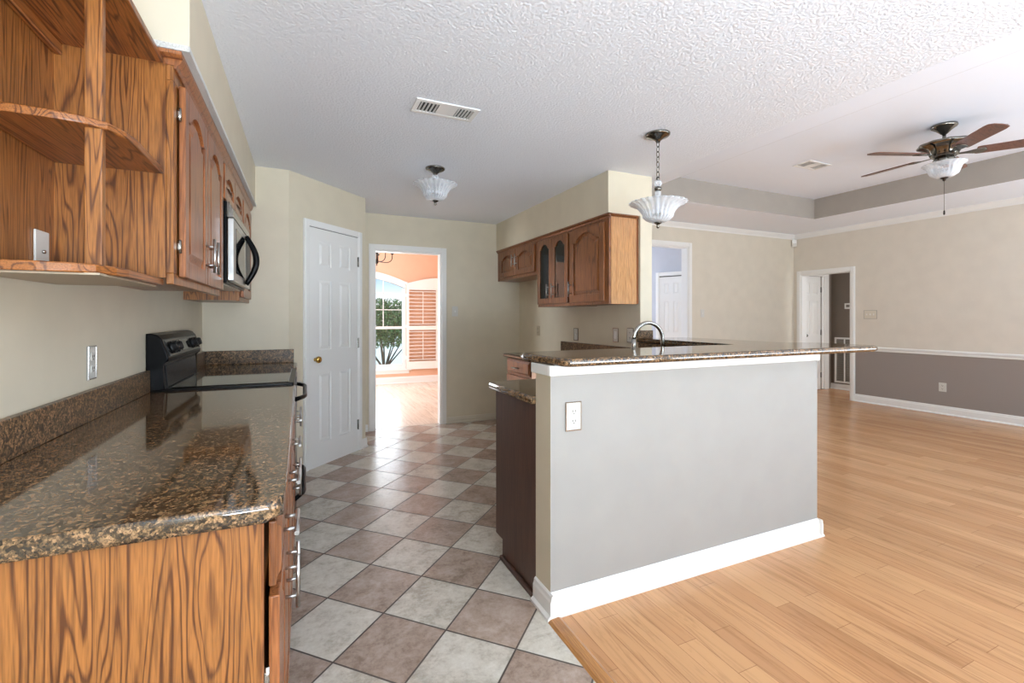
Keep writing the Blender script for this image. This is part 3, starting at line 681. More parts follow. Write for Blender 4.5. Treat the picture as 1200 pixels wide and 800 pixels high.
# lower counter and its cabinets
t = thing('granite_countertop', (1.9, 2.2, .876), 'lower granite countertop behind the bar along the sink', 'countertop')
low = [(.93, PY1 + .004), (2.512, PY1 + .004), (2.512, 4.27), (1.83, 4.27), (1.83, 2.40), (.955, 2.40), (.93, 2.375)]
slab(low).build('slab', M['granite'], t)
m = MB(); m.box(2.494, 2.516, FWY, 4.27, .9145, 1.018, .003, 2); m.box(2.494, 2.516, 2.06, FWY - .002, .9145, 1.064, .003, 2)
tag(m.build('granite_backsplash', M['honed']), 'brown granite backsplash strip along the sink wall', 'backsplash')
t = thing('base_cabinet', (.95, 2.1, 0), 'dark stained cabinet end behind the half wall corner', 'cabinet')
m = MB(); m.prism([(PY1 + .003, 0), (2.24, 0), (2.24, .10), (2.33, .10), (2.33, .875), (PY1 + .003, .875)], .955, 1.84, axis='x'); m.build('body', M['dark'], t)
for k in range(2): cab_door(frame((1.39 - k * .42, 2.331, .12), (1, 0, 0), (0, 1, 0)), .40, .73, M['oakdoor'], t)
m = MB(); m.box(.936, .955, PY1 + .012, 2.24, .0, .022, .006, 2); m.build('shoe_strip', M['dark'], t)
t = thing('base_cabinet', (2.18, 4.0, 0), 'reddish oak drawer base at the far end of the sink counter', 'cabinet')
m = MB(); m.box(1.87, 2.51, 3.70, 4.25, .10, .875); m.box(1.94, 2.51, 3.70, 4.25, 0, .10); m.build('body', M['oakred'], t)
FR = lambda y, z, x: frame((x, y, z), (0, -1, 0), (-1, 0, 0))
dr = drawer_front(FR(4.235, .73, 1.87), .51, .135, M['oakdoor'], t); pull(FR(4.235, .73, 1.85), .255, .06, .137, False, dr)
dd = cab_door(FR(4.235, .12, 1.87), .51, .59, M['oakdoor'], t); pull(FR(4.235, .12, 1.85), .05, .46, .137, True, dd)
t = thing('dishwasher', (2.18, 3.4, 0), 'steel dishwasher under the sink counter', 'dishwasher')
m = MB(); m.box(1.88, 2.49, 3.09, 3.69, .02, .873); m.build('body', M['blackmat'], t)
m = MB(); m.box(1.852, 1.88, 3.10, 3.68, .10, .79, .004, 2); m.build('door', M['steel'], t)
m = MB(); m.box(1.852, 1.88, 3.10, 3.68, .795, .868, .004, 2); m.build('control_panel', M['black'], t)
t = thing('base_cabinet', (2.18, 2.7, 0), 'oak sink base cabinet beside the dishwasher', 'cabinet')
m = MB(); m.box(1.87, 2.49, 2.345, 3.08, .10, .875); m.box(1.94, 2.49, 2.345, 3.08, 0, .10); m.build('body', M['oakred'], t)
for k in range(2): cab_door(FR(3.07 - k * .36, .12, 1.87), .35, .73, M['oakdoor'], t)
# faucet
FX, FY = 2.13, 2.335
t = thing('kitchen_faucet', (FX, FY, .914), 'brushed nickel gooseneck faucet behind the bar', 'faucet')
m = MB(); m.lathe([(.030, .914), (.030, .922), (.022, .930), (.018, .96), (.0125, .975)], (FX, FY, 0), 20); m.build('base', M['nickel'], t)
pts = [(FX, FY, .97), (FX, FY, 1.13)]
dirx, diry = -1.0, .12
R_ = .107
for k in range(1, 15):
    a = PI * k / 14 * 1.02; pts.append((FX + dirx * R_ * (1 - math.cos(a)), FY + diry * R_ * (1 - math.cos(a)), 1.13 + R_ * math.sin(a)))
e = Vector(pts[-1]); m = MB(); m.tube(pts, .0125, 14); m.build('spout', M['nickel'], t)
m = MB(); m.tube([e + Vector((0, 0, .01)), e - Vector((0, 0, .03)), e - Vector((0, 0, .095)), e - Vector((0, 0, .10))], [.0135, .015, .022, .019], 14); m.build('spray_head', M['nickel'], t)
m = MB(); m.tube([(FX + .015, FY, .945), (FX + .06, FY - .01, .96), (FX + .10, FY - .015, .985)], [.008, .007, .006], 10); m.build('lever', M['nickel'], t)

# ------------------------------------------------------------------ upper cabinets, sink side
XG = 2.222
uppers_sink = []
t = thing('upper_cabinet', (FW0, 4.77, 1.72), 'short two door oak cabinet in the corner over the fridge gap', 'cabinet')
uppers_sink.append(t); m = MB(); m.box(XG, FW0 - .001, 4.268, YB - .002, 1.722, 2.082); m.build('body', M['oakred'], t)
for y0, w_, hu in ((5.25, .455, .415), (4.785, .455, .04)):
    dd = cab_door(FR(y0, 1.755, XG - .001), w_, .295, M['oakred'], t, rise=.045); pull(FR(y0, 1.755, XG - .021), hu, .17, .137, True, dd)
t = thing('upper_cabinet', (FW0, 3.95, UZ0), 'oak cabinet with two glazed doors', 'cabinet')
uppers_sink.append(t); m = MB(); y0, y1 = 3.635, 4.264
m.box(XG + .02, FW0 - .001, y0, y0 + .018, UZ0, 2.082); m.box(XG + .02, FW0 - .001, y1 - .018, y1, UZ0, 2.082); m.box(XG + .02, FW0 - .001, y0 + .018, y1 - .018, UZ0, UZ0 + .03)
m.box(XG + .02, FW0 - .001, y0 + .018, y1 - .018, 2.05, 2.082); m.box(FW0 - .012, FW0 - .001, y0 + .018, y1 - .018, UZ0 + .03, 2.05); m.build('body', M['oakred'], t)
m = MB(); m.box(XG, XG + .02, y0, y1, UZ0, UZ0 + .04); m.box(XG, XG + .02, y0, y1, 2.04, 2.082); m.box(XG, XG + .02, y0, y0 + .035, UZ0 + .04, 2.04); m.box(XG, XG + .02, y1 - .035, y1, UZ0 + .04, 2.04); m.build('face_frame', M['oakred'], t)
for z in (1.60, 1.83): m = MB(); m.box(XG + .03, FW0 - .013, y0 + .019, y1 - .019, z, z + .016, .002, 1); m.build('shelf', M['oakredy'], t)
for ys, w_, hu in ((4.245, .295, .25), (3.945, .295, .045)):
    dd = cab_door(FR(ys, UZ0 + .028, XG - .001), w_, .64, M['oakred'], t, glass=M['cabglass'], rise=.05); pull(FR(ys, UZ0 + .028, XG - .021), hu, .125, .137, True, dd)
t = thing('upper_cabinet', (FW0, 3.33, UZ0), 'large single door oak cabinet at the near end of the sink wall', 'cabinet')
uppers_sink.append(t); m = MB(); m.box(XG + .018, FW0 - .001, 3.045, 3.632, UZ0 + .004, 2.082); m.build('body', M['oakred'], t)
m = MB(); m.box(XG, XG + .018, 3.040, 3.632, UZ0, 2.082, .002, 1); m.build('face_frame', M['oakred'], t)
m = MB(); m.box(XG + .018, FW0 - .028, 3.036, 3.045, UZ0 + .002, 2.082); m.build('end_panel', M['oakend_lit'], t, 'golden oak end panel, brightness put into its colour')
dd = cab_door(FR(3.612, UZ0 + .028, XG - .001), .525, .64, M['oakred'], t, rise=.07, st=.06); pull(FR(3.612, UZ0 + .028, XG - .021), .03, .12, .137, True, dd)
for t_, ya_, yb_ in zip(uppers_sink, (4.266, 3.6335, 3.014), (YB - .002, 4.265, 3.633)):
    m = MB(); m.prism(cab_crown(XG - .0005, -1, 0, 0, 2.07, 2.104, .024), ya_, yb_, axis='y')
    if ya_ < 3.1: m.prism([(3.036 - a, z) for a, z in ((0, 2.083), (.006, 2.083), (.010, 2.087), (.022, 2.096), (.022, 2.104), (0, 2.104))], XG - .024, FW0 - .03, axis='x')
    m.box(XG - .0005, FW0 - .002, max(ya_, 3.037), yb_, 2.0825, 2.104)
    m.build('crown_molding', M['oakred'], t_)

# ------------------------------------------------------------------ outlets and switches
def plate(F, w, h, parent, mat=None, rim=None):
    m_ = MB(F); m_.box(-w / 2, w / 2, -h / 2, h / 2, 0, .006, .0025, 2); o = m_.build('plate', mat or M['whitemat'], parent)
    if rim:
        r_ = MB(F)
        for a in ((-w / 2 - .004, -w / 2 + .001, -h / 2 - .004, h / 2 + .004), (w / 2 - .001, w / 2 + .004, -h / 2 - .004, h / 2 + .004), (-w / 2, w / 2, h / 2 - .001, h / 2 + .004), (-w / 2, w / 2, -h / 2 - .004, -h / 2 + .001)):
            r_.box(a[0], a[1], a[2], a[3], 0, .0065, .001, 1)
        r_.build('rim', rim, parent)
def outlet(F, label, w=.07, h=.115, mat=None, rim=None):
    t_ = thing('electrical_outlet', F.translation, label, 'outlet'); plate(F, w, h, t_, mat, rim)
    for s_ in (-1, 1):
        m_ = MB(F); m_.prism(rrect(-.017, .017, s_ * .021 - .014, s_ * .021 + .014, .010), .0055, .0085); rc = m_.build('receptacle', mat or M['whitemat'], t_)
        m_ = MB(F)
        for a, b_ in ((-.007, .0015), (.006, .0015)): m_.box(a - b_, a + b_, s_ * .021 - .002, s_ * .021 + .007, .008, .0092)
        m_.tube([(0, s_ * .021 - .008, .008), (0, s_ * .021 - .008, .0092)], .0028, 8); m_.build('slots', M['slot'], rc)
    return t_
def switch(F, label, w=.07, h=.115, rocker=False, gangs=1, mat=None, rim=None):
    t_ = thing('light_switch', F.translation, label, 'switch'); plate(F, w, h, t_, mat, rim)
    for k in range(gangs):
        u = (k - (gangs - 1) / 2) * .046; m_ = MB(F)
        if rocker: m_.box(u - .016, u + .016, -.033, .033, .0055, .010, .002, 1)
        else: m_.box(u - .005, u + .005, -.012, .012, .0055, .008, .001, 1); m_.box(u - .0035, u + .0035, 0, .010, .007, .017, .001, 1)
        m_.build('rocker' if rocker else 'toggle', M['white'], t_)
    return t_
FLW = lambda y, z: frame((XL + .0005, y, z), (0, 1, 0), (1, 0, 0))
outlet(FLW(2.10, 1.11), 'chrome rimmed outlet above the long granite counter', .062, .11, M['whitemat'], M['chrome'])
F = frame((XL + .0125, 1.727, 1.455), (0, 1, 0), (1, 0, 0))
t = thing('wall_plate', F.translation, 'white cable plate on the back of the open oak shelf', 'wall plate'); plate(F, .075, .118, t)
m = MB(F); m.tube([(0, 0, .005), (0, 0, .012)], .005, 10); m.build('jack', M['nickel'], t)
FRW = lambda y, z: frame((FW0 - .0005, y, z), (0, -1, 0), (-1, 0, 0))
outlet(FRW(4.83, 1.115), 'beige outlet in the corner under the short cabinet', .07, .115, plain('beige_plastic', (186, 174, 150), .4))
switch(FRW(4.00, 1.10), 'toggle switch under the glazed cabinet', .07, .115, False, 1, None, M['gun'])
switch(FRW(3.345, 1.115), 'rocker switch under the single door cabinet', .07, .115, True, 1, None, M['gun'])
outlet(FRW(3.145, 1.12), 'white outlet beside the rocker switch behind the faucet', .075, .115, None, M['gun'])
outlet(frame((1.063, PY0 - .0005, .843), (1, 0, 0), (0, -1, 0)), 'white duplex outlet on the front of the half wall', .072, .118, None, M['chrome'])
switch(frame((1.66, YB - .0005, 1.345), (1, 0, 0), (0, -1, 0)), 'white switch on the kitchen wall right of the doorway', .075, .12)
switch(frame((5.52, YLB - .0005, 1.335), (1, 0, 0), (0, -1, 0)), 'white switch right of the tall living room opening', .075, .12)
FRR = lambda y, z: frame((XR - .0005, y, z), (0, -1, 0), (-1, 0, 0))
switch(FRR(4.03, 1.315), 'triple switch plate beside the hall opening', .165, .12, False, 3, plain('cream_plastic', (214, 206, 190), .4), plain('grey_rim', (150, 146, 138), .5))
outlet(FRR(3.185, .358), 'white outlet low on the taupe dado', .08, .115)
# motion sensor
t = thing('motion_sensor', (XR - .03, YLB - .03, 2.52), 'small white motion sensor high in the living room corner', 'sensor')
F = frame((XR - .045, YLB - .035, 2.47), (.707, -.707, 0), (-.707, -.707, 0))
m = MB(F); m.box(-.035, .035, 0, .115, -.02, .028, .010, 3); m.build('housing', M['white'], t)
m = MB(F); m.box(-.026, .026, .012, .055, .027, .033, .004, 2); m.build('lens', M['whitemat'], t)
m = MB(); m.box(XR - .03, XR - .001, YLB - .03, YLB - .001, 2.50, 2.55); m.build('bracket', M['white'], t)

# ------------------------------------------------------------------ lamps
def shade_prof(R, z_rim, z_bot, th=.004):
    k = R; h = z_rim - z_bot
    out = [(k, z_rim), (k * .92, z_rim - h * .05), (k * .76, z_rim - h * .15), (k * .64, z_rim - h * .32), (k * .55, z_rim - h * .52), (k * .52, z_rim - h * .60), (k * .52, z_rim - h * .70), (k * .44, z_rim - h * .83), (k * .30, z_rim - h * .95), (k * .12, z_bot)]
    inn = [(max(.004, r - th), z + th * .8) for r, z in reversed(out)]
    return out + inn
def glass_lamp(name, x, y, zc, R, z_rim, z_bot, label, chain):
    t_ = thing(name, (x, y, zc), label, 'light'); c0 = (x, y, 0)
    m_ = MB(); m_.lathe([(.012, zc - .055), (.016, zc - .045), (.035, zc - .03), (.066, zc - .018), (.075, zc - .010), (.076, zc - .001), (.03, zc - .0005)], c0, 28); m_.build('canopy', M['gun'], t_)
    if chain:
        zt, zb = zc - .05, z_rim + .165; n = 7
        m_ = MB()
        for k in range(n):
            z = zt - (zt - zb) * (k + .5) / n; L = (zt - zb) / n * .62; ang = (k % 2) * R90; pts_ = []
            for j in range(11):
                a = 2 * PI * j / 10; q = .011 * math.cos(a); pts_.append((x + q * math.cos(ang), y + q * math.sin(ang), z + L * math.sin(a)))
            m_.tube(pts_, .0026, 6, cap=False)
        m_.build('chain', M['gun'], t_)
        stem_top = zb
    else: stem_top = zc - .05
    zr = z_rim
    if chain:
        m_ = MB(); m_.lathe([(.004, zr + .17), (.010, zr + .165), (.012, zr + .15), (.008, zr + .145)], c0, 16); m_.build('cap', M['gun'], t_); m_ = MB(); m_.lathe([(.012, zr + .105), (.022, zr + .098), (.024, zr + .085), (.014, zr + .075)], c0, 20); m_.build('collar', M['gun'], t_)
        m_ = MB(); m_.lathe([(.006, zr + .148), (.022, zr + .138), (.026, zr + .125), (.020, zr + .110), (.010, zr + .104)], c0, 20); m_.build('glass_ball', M['shade'], t_)
        m_ = MB(); m_.lathe([(.012, zr + .076), (.019, zr + .07), (.015, zr + .0), (.018, zr - .04), (.014, zr - .06)], c0, 20); m_.build('glass_column', M['shade'], t_)
        low_z = zr - .058
    else:
        m_ = MB(); m_.lathe([(.006, zc - .052), (.024, zc - .06), (.027, zc - .072), (.020, zc - .086), (.008, zc - .09)], c0, 20); m_.build('glass_ball', M['shade'], t_)
        m_ = MB(); m_.lathe([(.010, zc - .088), (.016, zc - .10), (.013, zc - .12), (.012, zr - .01)], c0, 18); m_.build('collar', M['gun'], t_)
        low_z = zr - .012
    m_ = MB(); m_.tube([(x, y, low_z + .002), (x, y, z_bot + .004)], .006, 10)
    m_.lathe([(.028, zr - (zr - z_bot) * .55), (.032, zr - (zr - z_bot) * .62), (.010, zr - (zr - z_bot) * .66)], c0, 16); m_.build('stem', M['gun'], t_)
    m_ = MB(); m_.lathe(shade_prof(R, z_rim, z_bot), c0, 120, 24, .035, closed=True); m_.build('glass_shade', M['shade'], t_)
    m_ = MB(); m_.lathe([(.026, z_bot + .006), (.024, z_bot - .004), (.010, z_bot - .012), (.008, z_bot - .020), (.011, z_bot - .028), (.004, z_bot - .036), (0, z_bot - .037)], c0, 18); m_.build('finial', M['gun'], t_)
    return t_
glass_lamp('pendant_light', 2.056, 2.296, HK, .178, 2.0, 1.875, 'ribbed glass bowl pendant on a chain above the bar', True)
glass_lamp('ceiling_light', .936, 3.539, HK, .17, 2.312, 2.185, 'semi flush ribbed glass ceiling light in the middle of the kitchen', False)
# ceiling vents
def ceiling_vent(x, y, z, lx, ly, label, lh=.010):
    t_ = thing('ceiling_vent', (x, y, z), label, 'vent')
    a, b_ = lx / 2, ly / 2; fr_ = .028
    m_ = MB()
    m_.box(x - a, x + a, y - b_, y - b_ + fr_, z - .008, z - .0005, .002, 1); m_.box(x - a, x + a, y + b_ - fr_, y + b_, z - .008, z - .0005, .002, 1)
    m_.box(x - a, x - a + fr_, y - b_ + fr_, y + b_ - fr_, z - .008, z - .0005, .002, 1); m_.box(x + a - fr_, x + a, y - b_ + fr_, y + b_ - fr_, z - .008, z - .0005, .002, 1)
    m_.box(x - lx * .13, x + lx * .16, y - b_ + fr_, y + b_ - fr_, z - .007, z - .0005); m_.build('frame', M['white'], t_)
    m_ = MB(); m_.box(x - a + .01, x + a - .01, y - b_ + .01, y + b_ - .01, z - .002, z - .0004); m_.build('duct_opening', M['slot'], t_)
    for s0, s1 in ((x - a + fr_, x - lx * .13), (x + lx * .16, x + a - fr_)):
        for k in range(5):
            u = s0 + (s1 - s0) * (k + .5) / 5; m_ = MB(); m_.add([(u - .004, y - b_ + fr_, z - .002), (u + .001, y - b_ + fr_, z - lh), (u + .001, y + b_ - fr_, z - lh), (u - .004, y + b_ - fr_, z - .002), (u - .002, y - b_ + fr_, z - .001), (u + .003, y - b_ + fr_, z - lh + .001), (u + .003, y + b_ - fr_, z - lh + .001), (u - .002, y + b_ - fr_, z - .001)], [(0, 1, 2, 3), (4, 5, 6, 7), (0, 1, 5, 4), (1, 2, 6, 5), (2, 3, 7, 6), (3, 0, 4, 7)]); m_.build('louver', M['white'], t_)
    return t_
ceiling_vent(.725, 2.52, HK, .36, .17, 'white supply vent in the textured kitchen ceiling')
ceiling_vent(5.10, 3.27, HT, .36, .20, 'white supply vent in the tray ceiling beside the fan', .004)
# ceiling fan
fx, fy = 5.09, 2.115
t = thing('ceiling_fan', (fx, fy, HT), 'pewter ceiling fan with walnut blades and glass bowl light', 'fan')
c0 = (fx, fy, 0)
m = MB(); m.lathe([(.014, 2.865), (.022, 2.87), (.055, 2.905), (.085, 2.925), (.092, 2.935), (.088, 2.949), (.03, 2.9495)], c0, 28); m.build('canopy', M['gun'], t)
m = MB(); m.lathe([(.013, 2.80), (.013, 2.87)], c0, 14); m.lathe([(.03, 2.79), (.034, 2.805), (.02, 2.83), (.014, 2.835)], c0, 20); m.build('downrod', M['gun'], t)
m = MB(); m.lathe([(.065, 2.665), (.085, 2.672), (.098, 2.70), (.115, 2.735), (.145, 2.755), (.175, 2.765), (.182, 2.778), (.175, 2.788), (.06, 2.796), (.03, 2.80)], c0, 40, 10, .035); m.build('motor_housing', M['gun'], t)
m = MB(); m.lathe([(.05, 2.612), (.075, 2.62), (.08, 2.64), (.062, 2.665), (.04, 2.668)], c0, 28); m.build('light_fitter', M['gun'], t)
m = MB(); m.lathe([(.150, 2.607), (.142, 2.60), (.118, 2.585), (.108, 2.555), (.095, 2.52), (.06, 2.495), (.02, 2.487), (.02, 2.491), (.058, 2.500), (.090, 2.523), (.103, 2.556), (.113, 2.588), (.138, 2.605), (.148, 2.611)], c0, 80, 20, .02, closed=True); m.build('glass_bowl', M['shade'], t)
m = MB(); m.lathe([(.030, 2.492), (.026, 2.483), (.012, 2.476), (.012, 2.466), (.004, 2.46), (0, 2.459)], c0, 16); m.build('finial', M['bronze'], t)
m = MB(); m.tube([(fx, fy, 2.46), (fx, fy, 2.205)], .0015, 6); m.lathe([(.002, 2.207), (.006, 2.20), (.007, 2.175), (.004, 2.165)], c0, 10); m.build('pull_chain', M['bronze'], t)
for k in range(5):
    a = math.radians(86 + 72 * k); F = Matrix.Translation((fx, fy, 2.690)) @ Matrix.Rotation(a, 4, 'Z') @ Matrix.Rotation(math.radians(-11), 4, 'X')
    m = MB(F); m.prism([(.20, -.055), (.215, -.062), (.60, -.072), (.64, -.066), (.662, -.04), (.665, 0), (.662, .04), (.64, .066), (.60, .072), (.215, .062), (.20, .055)], -.004, .004, .002, 2); bl = m.build('blade', M['walnut'], t)
    m = MB(F); m.prism([(.075, -.012), (.14, -.014), (.19, -.035), (.25, -.04), (.27, 0), (.25, .04), (.19, .035), (.14, .014), (.075, .012)], -.010, -.004, .002, 2); m.build('blade_iron', M['gun'], bl)

# ------------------------------------------------------------------ hall door, grille, thermostat
F = frame((7.78, HY - .002, .01), (1, 0, 0), (0, -1, 0))
t = thing('door_2', (8.05, HY, 0), 'white six panel hall door with black hinges', 'door', None, 'structure')
m = MB(F @ Matrix.Translation((0, 0, .011))); six_panel(m, .53, 1.98, .035); m.build('leaf', M['white'], t)
m = MB(); casing(m, frame((7.78, HY - .002, 0), (1, 0, 0), (0, -1, 0)), .62, 1.995, .12, .03); m.M = F; m.box(.56, .62, 0, 1.98, -.02, .012); m.build('casing', M['white'], t)
for v in (.25, 1.0, 1.75): hinge(F @ Matrix.Translation((0, 0, .011)), .535, v, t, M['bronze'])
m = MB(F); m.lathe([(.022, .0), (.02, .01), (.012, .014), (.024, .03), (.02, .045), (0, .05)], (0, 0, 0)) if False else None
m = MB(F @ Matrix.Translation((.10, .95, 0))); m.lathe([(.025, 0), (.025, .005), (.010, .010), (.010, .030), (.024, .040), (.024, .055), (0, .062)], n=18); m.build('knob', M['nickel'], t)
m = MB(F); m.box(.532, .545, 0, 1.98, -.03, .001); m.build('hinge_gap', M['gap'], t)
t = thing('return_air_grille', (HX, 5.0, .5), 'white framed return air grille low on the taupe hall wall', 'vent')
F = frame((HX - .001, 5.125, .12), (0, -1, 0), (-1, 0, 0))
m = MB(F)
for a in ((0, .03, 0, .80), (.50, .53, 0, .80), (.03, .50, 0, .03), (.03, .50, .77, .80), (.157, .175, .03, .77), (.325, .343, .03, .77)): m.box(a[0], a[1], a[2], a[3], 0, .018, .003, 1)
m.build('frame', M['white'], t)
m = MB(F); m.box(.02, .51, .02, .78, 0, .004); m.build('filter', M['grey'], t)
for c0_, c1_ in ((.03, .157), (.175, .325), (.343, .50)):
    m = MB(F)
    for k in range(26): m.box(c0_, c1_, .035 + k * .0283, .043 + k * .0283, .004, .010)
    m.build('louvers', plain('grey_louver', (150, 148, 142), .6), t)
t = thing('thermostat', (HX, 4.90, 1.48), 'white thermostat above the return air grille', 'thermostat')
F = frame((HX - .001, 4.955, 1.42), (0, -1, 0), (-1, 0, 0))
m = MB(F); m.box(0, .13, 0, .10, 0, .022, .005, 2); m.build('housing', M['white'], t)
m = MB(F); m.box(.03, .085, .03, .075, .0215, .024); m.build('screen', M['grey'], t)

# ------------------------------------------------------------------ closet doors in the foyer
ud = Vector((.41, -.91, 0)).normalized(); wd = Vector((-ud.y * -1, 0, 0)); wd = Vector((-.91, -.41, 0)).normalized()
cp_ = Vector((6.02, 6.68, 0))
struct(MB(frame(cp_ - ud * .7 - wd * .06, ud, wd)).box(0, 2.2, 0, 2.7, -.08, 0.0), 'wall_closet', M['bluegrey'], 'pale grey angled foyer wall around the closet', 'wall')
t = thing('door_3', cp_, 'white panelled closet doors seen through the tall opening', 'door', None, 'structure')
for k in range(2):
    m = MB(frame(cp_ + ud * (.0 + .46 * k) + wd * .0, ud, wd)); six_panel(m, .45, 2.02, .03); m.build('leaf', M['white'], t)
m = MB(); casing(m, frame(cp_ - wd * .05, ud, wd), .915, 2.035, .07, .06); m.build('casing', M['white'], t)
m = MB(frame(cp_ - wd * .02, ud, wd)); m.box(0, .915, 2.022, 2.034, -.02, .03); m.build('track_gap', M['gap'], t)

# ------------------------------------------------------------------ dining room window, shutter, chandelier, garden
t = thing('window_1', ((WX0 + WX1) / 2, 9.0, WZ0), 'arched white double hung window in the dining room', 'window', None, 'structure')
def arch(u): return 1.90 + .20 * max(0, math.sin(PI * min(1, max(0, (u - WX0) / (WX1 - WX0))))) ** .9
def arch_strip(o0, o1, y0, y1, x0=WX0, x1=WX1, n=24):
    m_ = MB(); top_ = [(x0 + (x1 - x0) * k / n, arch(x0 + (x1 - x0) * k / n) + o1) for k in range(n + 1)]; bot = [(x0 + (x1 - x0) * k / n, arch(x0 + (x1 - x0) * k / n) + o0) for k in range(n, -1, -1)]
    m_.prism(top_ + bot, y0, y1, axis='y'); return m_
m = arch_strip(-.07, .0, 9.0, 9.10); m.box(WX0, WX0 + .06, 9.0, 9.10, WZ0, 1.83); m.box(WX1 - .06, WX1, 9.0, 9.10, WZ0, 1.83); m.box(WX0 + .06, WX1 - .06, 9.0, 9.10, WZ0, WZ0 + .06)
xm = (WX0 + WX1) / 2; m.box(xm - .03, xm + .03, 9.02, 9.10, WZ0 + .06, 2.03); m.build('window_frame', M['white'], t)
m = arch_strip(0.0, .055, 8.985, 9.0, WX0 - .05, WX1 + .03); m.box(WX0 - .06, WX0, 8.985, 9.0, WZ0, 1.92); m.build('casing', M['white'], t)
m = MB(); m.box(WX0 - .08, WX1 + .10, 8.955, 9.0, WZ0 - .02, WZ0 + .008, .004, 2); m.box(WX0 - .06, WX1 + .06, 8.985, 9.0, WZ0 - .08, WZ0 - .02, .003, 1); m.build('sill', M['white'], t)
for a, b_ in ((WX0 + .06, xm - .03), (xm + .03, WX1 - .06)):
    m = MB(); m.box(a, b_, 9.05, 9.08, 1.05, 1.10, .003, 1); m.box(a, b_, 9.05, 9.08, WZ0 + .06, WZ0 + .10, .003, 1); m.build('sash', M['white'], t)
    m = MB(); c_ = (a + b_) / 2
    for dx_ in (c_,): m.box(dx_ - .007, dx_ + .007, 9.055, 9.072, 1.10, 2.04)
    for z in (1.42, 1.74): m.box(a, b_, 9.055, 9.072, z - .007, z + .007)
    m.build('muntins', M['white'], t)
    m = MB(); m.box(a, b_, 9.062, 9.065, WZ0 + .06, 2.04); m.build('pane', M['pane'], t)
# open shutter panel
sx0, sx1 = 1.80, 2.455; sw = sx1 - sx0
t = thing('plantation_shutter', (sx0, 8.95, .27), 'white arched plantation shutter swung open beside the window', 'shutter')
def sarch(u): return 1.93 + .12 * math.sin(PI / 2 * min(1, max(0, (u - sx0) / sw))) ** 1.0
m = MB(); ys0, ys1 = 8.925, 8.955
m.box(sx0, sx0 + .045, ys0, ys1, .27, 1.81); m.box(sx1 - .075, sx1, ys0, ys1, .27, 1.81); m.box(sx0 + .045, sx1 - .075, ys0, ys1, .27, .42); m.box(sx0 + .045, sx1 - .075, ys0, ys1, 1.03, 1.11)
tp = [(sx0 + sw * k / 12, sarch(sx0 + sw * k / 12)) for k in range(13)]
m.prism([(sx0, 1.81)] + [(sx1, 1.81)] + list(reversed(tp)), ys0, ys1, axis='y'); m.build('shutter_frame', M['white'], t)
for z0, z1, n in ((.42, 1.03, 9), (1.11, 1.81, 10)):
    for k in range(n):
        z = z0 + (z1 - z0) * (k + .5) / n; m = MB(Matrix.Translation((0, 8.94, z)) @ Matrix.Rotation(math.radians(-3), 4, 'X')); m.box(sx0 + .045, sx1 - .075, -.030, .030, -.006, .006, .002, 1); m.build('louver', M['white'], t)
    m = MB(); c_ = (sx0 + sx1 - .03) / 2; m.box(c_ - .006, c_ + .006, 8.895, 8.903, z0 + .03, z1 - .03); m.build('tilt_rod', M['white'], t)
for z in (.5, 1.1, 1.7): m = MB(); m.box(sx0 - .03, sx0 + .005, 8.93, 8.985, z - .03, z + .03); m.build('hinge', M['white'], t)
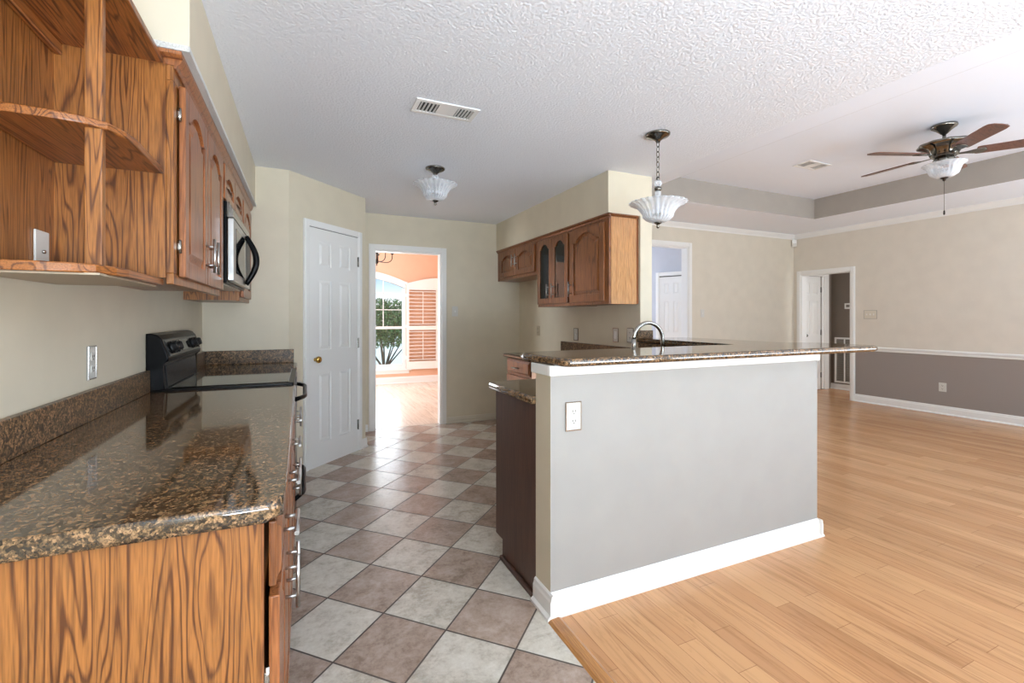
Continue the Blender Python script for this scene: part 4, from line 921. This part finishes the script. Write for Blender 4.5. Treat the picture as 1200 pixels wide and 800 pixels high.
# chandelier
hx, hy, hz = 1.03, 7.4, 2.15
t = thing('chandelier', (hx, hy, 2.74), 'dark bronze chandelier with white glass cups in the dining room', 'chandelier')
m = MB(); m.lathe([(0, hz - .075), (.012, hz - .065), (.006, hz - .05), (.022, hz - .03), (.030, hz), (.012, hz + .03), (.010, hz + .10), (.024, hz + .13), (.010, hz + .17), (.008, hz + .30)], (hx, hy, 0), 18); m.tube([(hx, hy, hz + .29), (hx, hy, 2.72)], .006, 8); m.build('column', M['bronze'], t)
m = MB(); m.lathe([(.02, 2.70), (.06, 2.72), (.065, 2.739), (.02, 2.7395)], (hx, hy, 0), 20); m.build('canopy', M['bronze'], t)
for k in range(5):
    a = 2 * PI * k / 5 + .1; ca, sa = math.cos(a), math.sin(a); pts = []
    for j in range(13):
        u = j / 12; r = .02 + .22 * math.sin(R90 * min(1, u * 1.15)); z = hz - .005 - .02 * math.sin(PI * u) + .13 * u ** 2.6; pts.append((hx + r * ca, hy + r * sa, z))
    m = MB(); m.tube(pts, .0065, 8); ex, ey, ez = pts[-1]; m.lathe([(.008, -.01), (.028, 0), (.026, .006), (.012, .012)], (ex, ey, ez), 14); arm = m.build('arm', M['bronze'], t)
    m = MB(); m.lathe([(.018, .010), (.035, .03), (.045, .06), (.052, .095), (.049, .095), (.042, .06), (.031, .032), (.014, .014)], (ex, ey, ez), 20, closed=True); m.build('glass_cup', M['whitemat'], arm)
# garden
struct(MB().box(-30, 32, 9.2, 70, -.3, -.05), 'ground_garden', M['lawn'], 'lawn outside the dining window, glare painted in pale', 'ground')
t = thing('garden_bush', (1.95, 12.6, -.05), 'leafy green bush with bare lower branches outside the window', 'bush')
m = MB(); rnd = random.Random(3); tips = []
for k in range(11):
    a = rnd.uniform(0, 2 * PI); r = rnd.uniform(.25, .85); p0 = Vector((1.95 + .06 * math.cos(a), 12.6 + .06 * math.sin(a), -.05)); p2 = Vector((1.95 + r * math.cos(a), 12.6 + r * .7 * math.sin(a), rnd.uniform(.95, 1.5))); p1 = p0.lerp(p2, .5) + Vector((0, 0, -.12)) * 0 + Vector((.08 * math.cos(a), .08 * math.sin(a), -.1))
    m.tube([p0, p0.lerp(p1, .6), p1, p2], [.024, .018, .014, .007], 7); tips.append(p2)
m.build('trunk', M['bark'], t)
m = MB()
for k in range(9000):
    a = rnd.uniform(0, 2 * PI); ph = math.acos(rnd.uniform(-1, 1)); r = rnd.uniform(.1, 1) ** .5
    c_ = Vector((1.95 + 1.15 * r * math.sin(ph) * math.cos(a), 12.6 + .8 * r * math.sin(ph) * math.sin(a), 1.12 + .66 * r * math.cos(ph)))
    u = Vector((rnd.gauss(0, 1), rnd.gauss(0, 1), rnd.gauss(0, 1))).normalized(); v = u.cross(Vector((rnd.gauss(0, 1), rnd.gauss(0, 1), rnd.gauss(0, 1)))).normalized(); s_ = rnd.uniform(.03, .055)
    vs_ = [m.bm.verts.new(q) for q in (c_ - u * s_, c_ + v * s_ * .45, c_ + u * s_, c_ - v * s_ * .45)]; m.bm.faces.new(vs_)
m.build('foliage', M['leaf'], t)
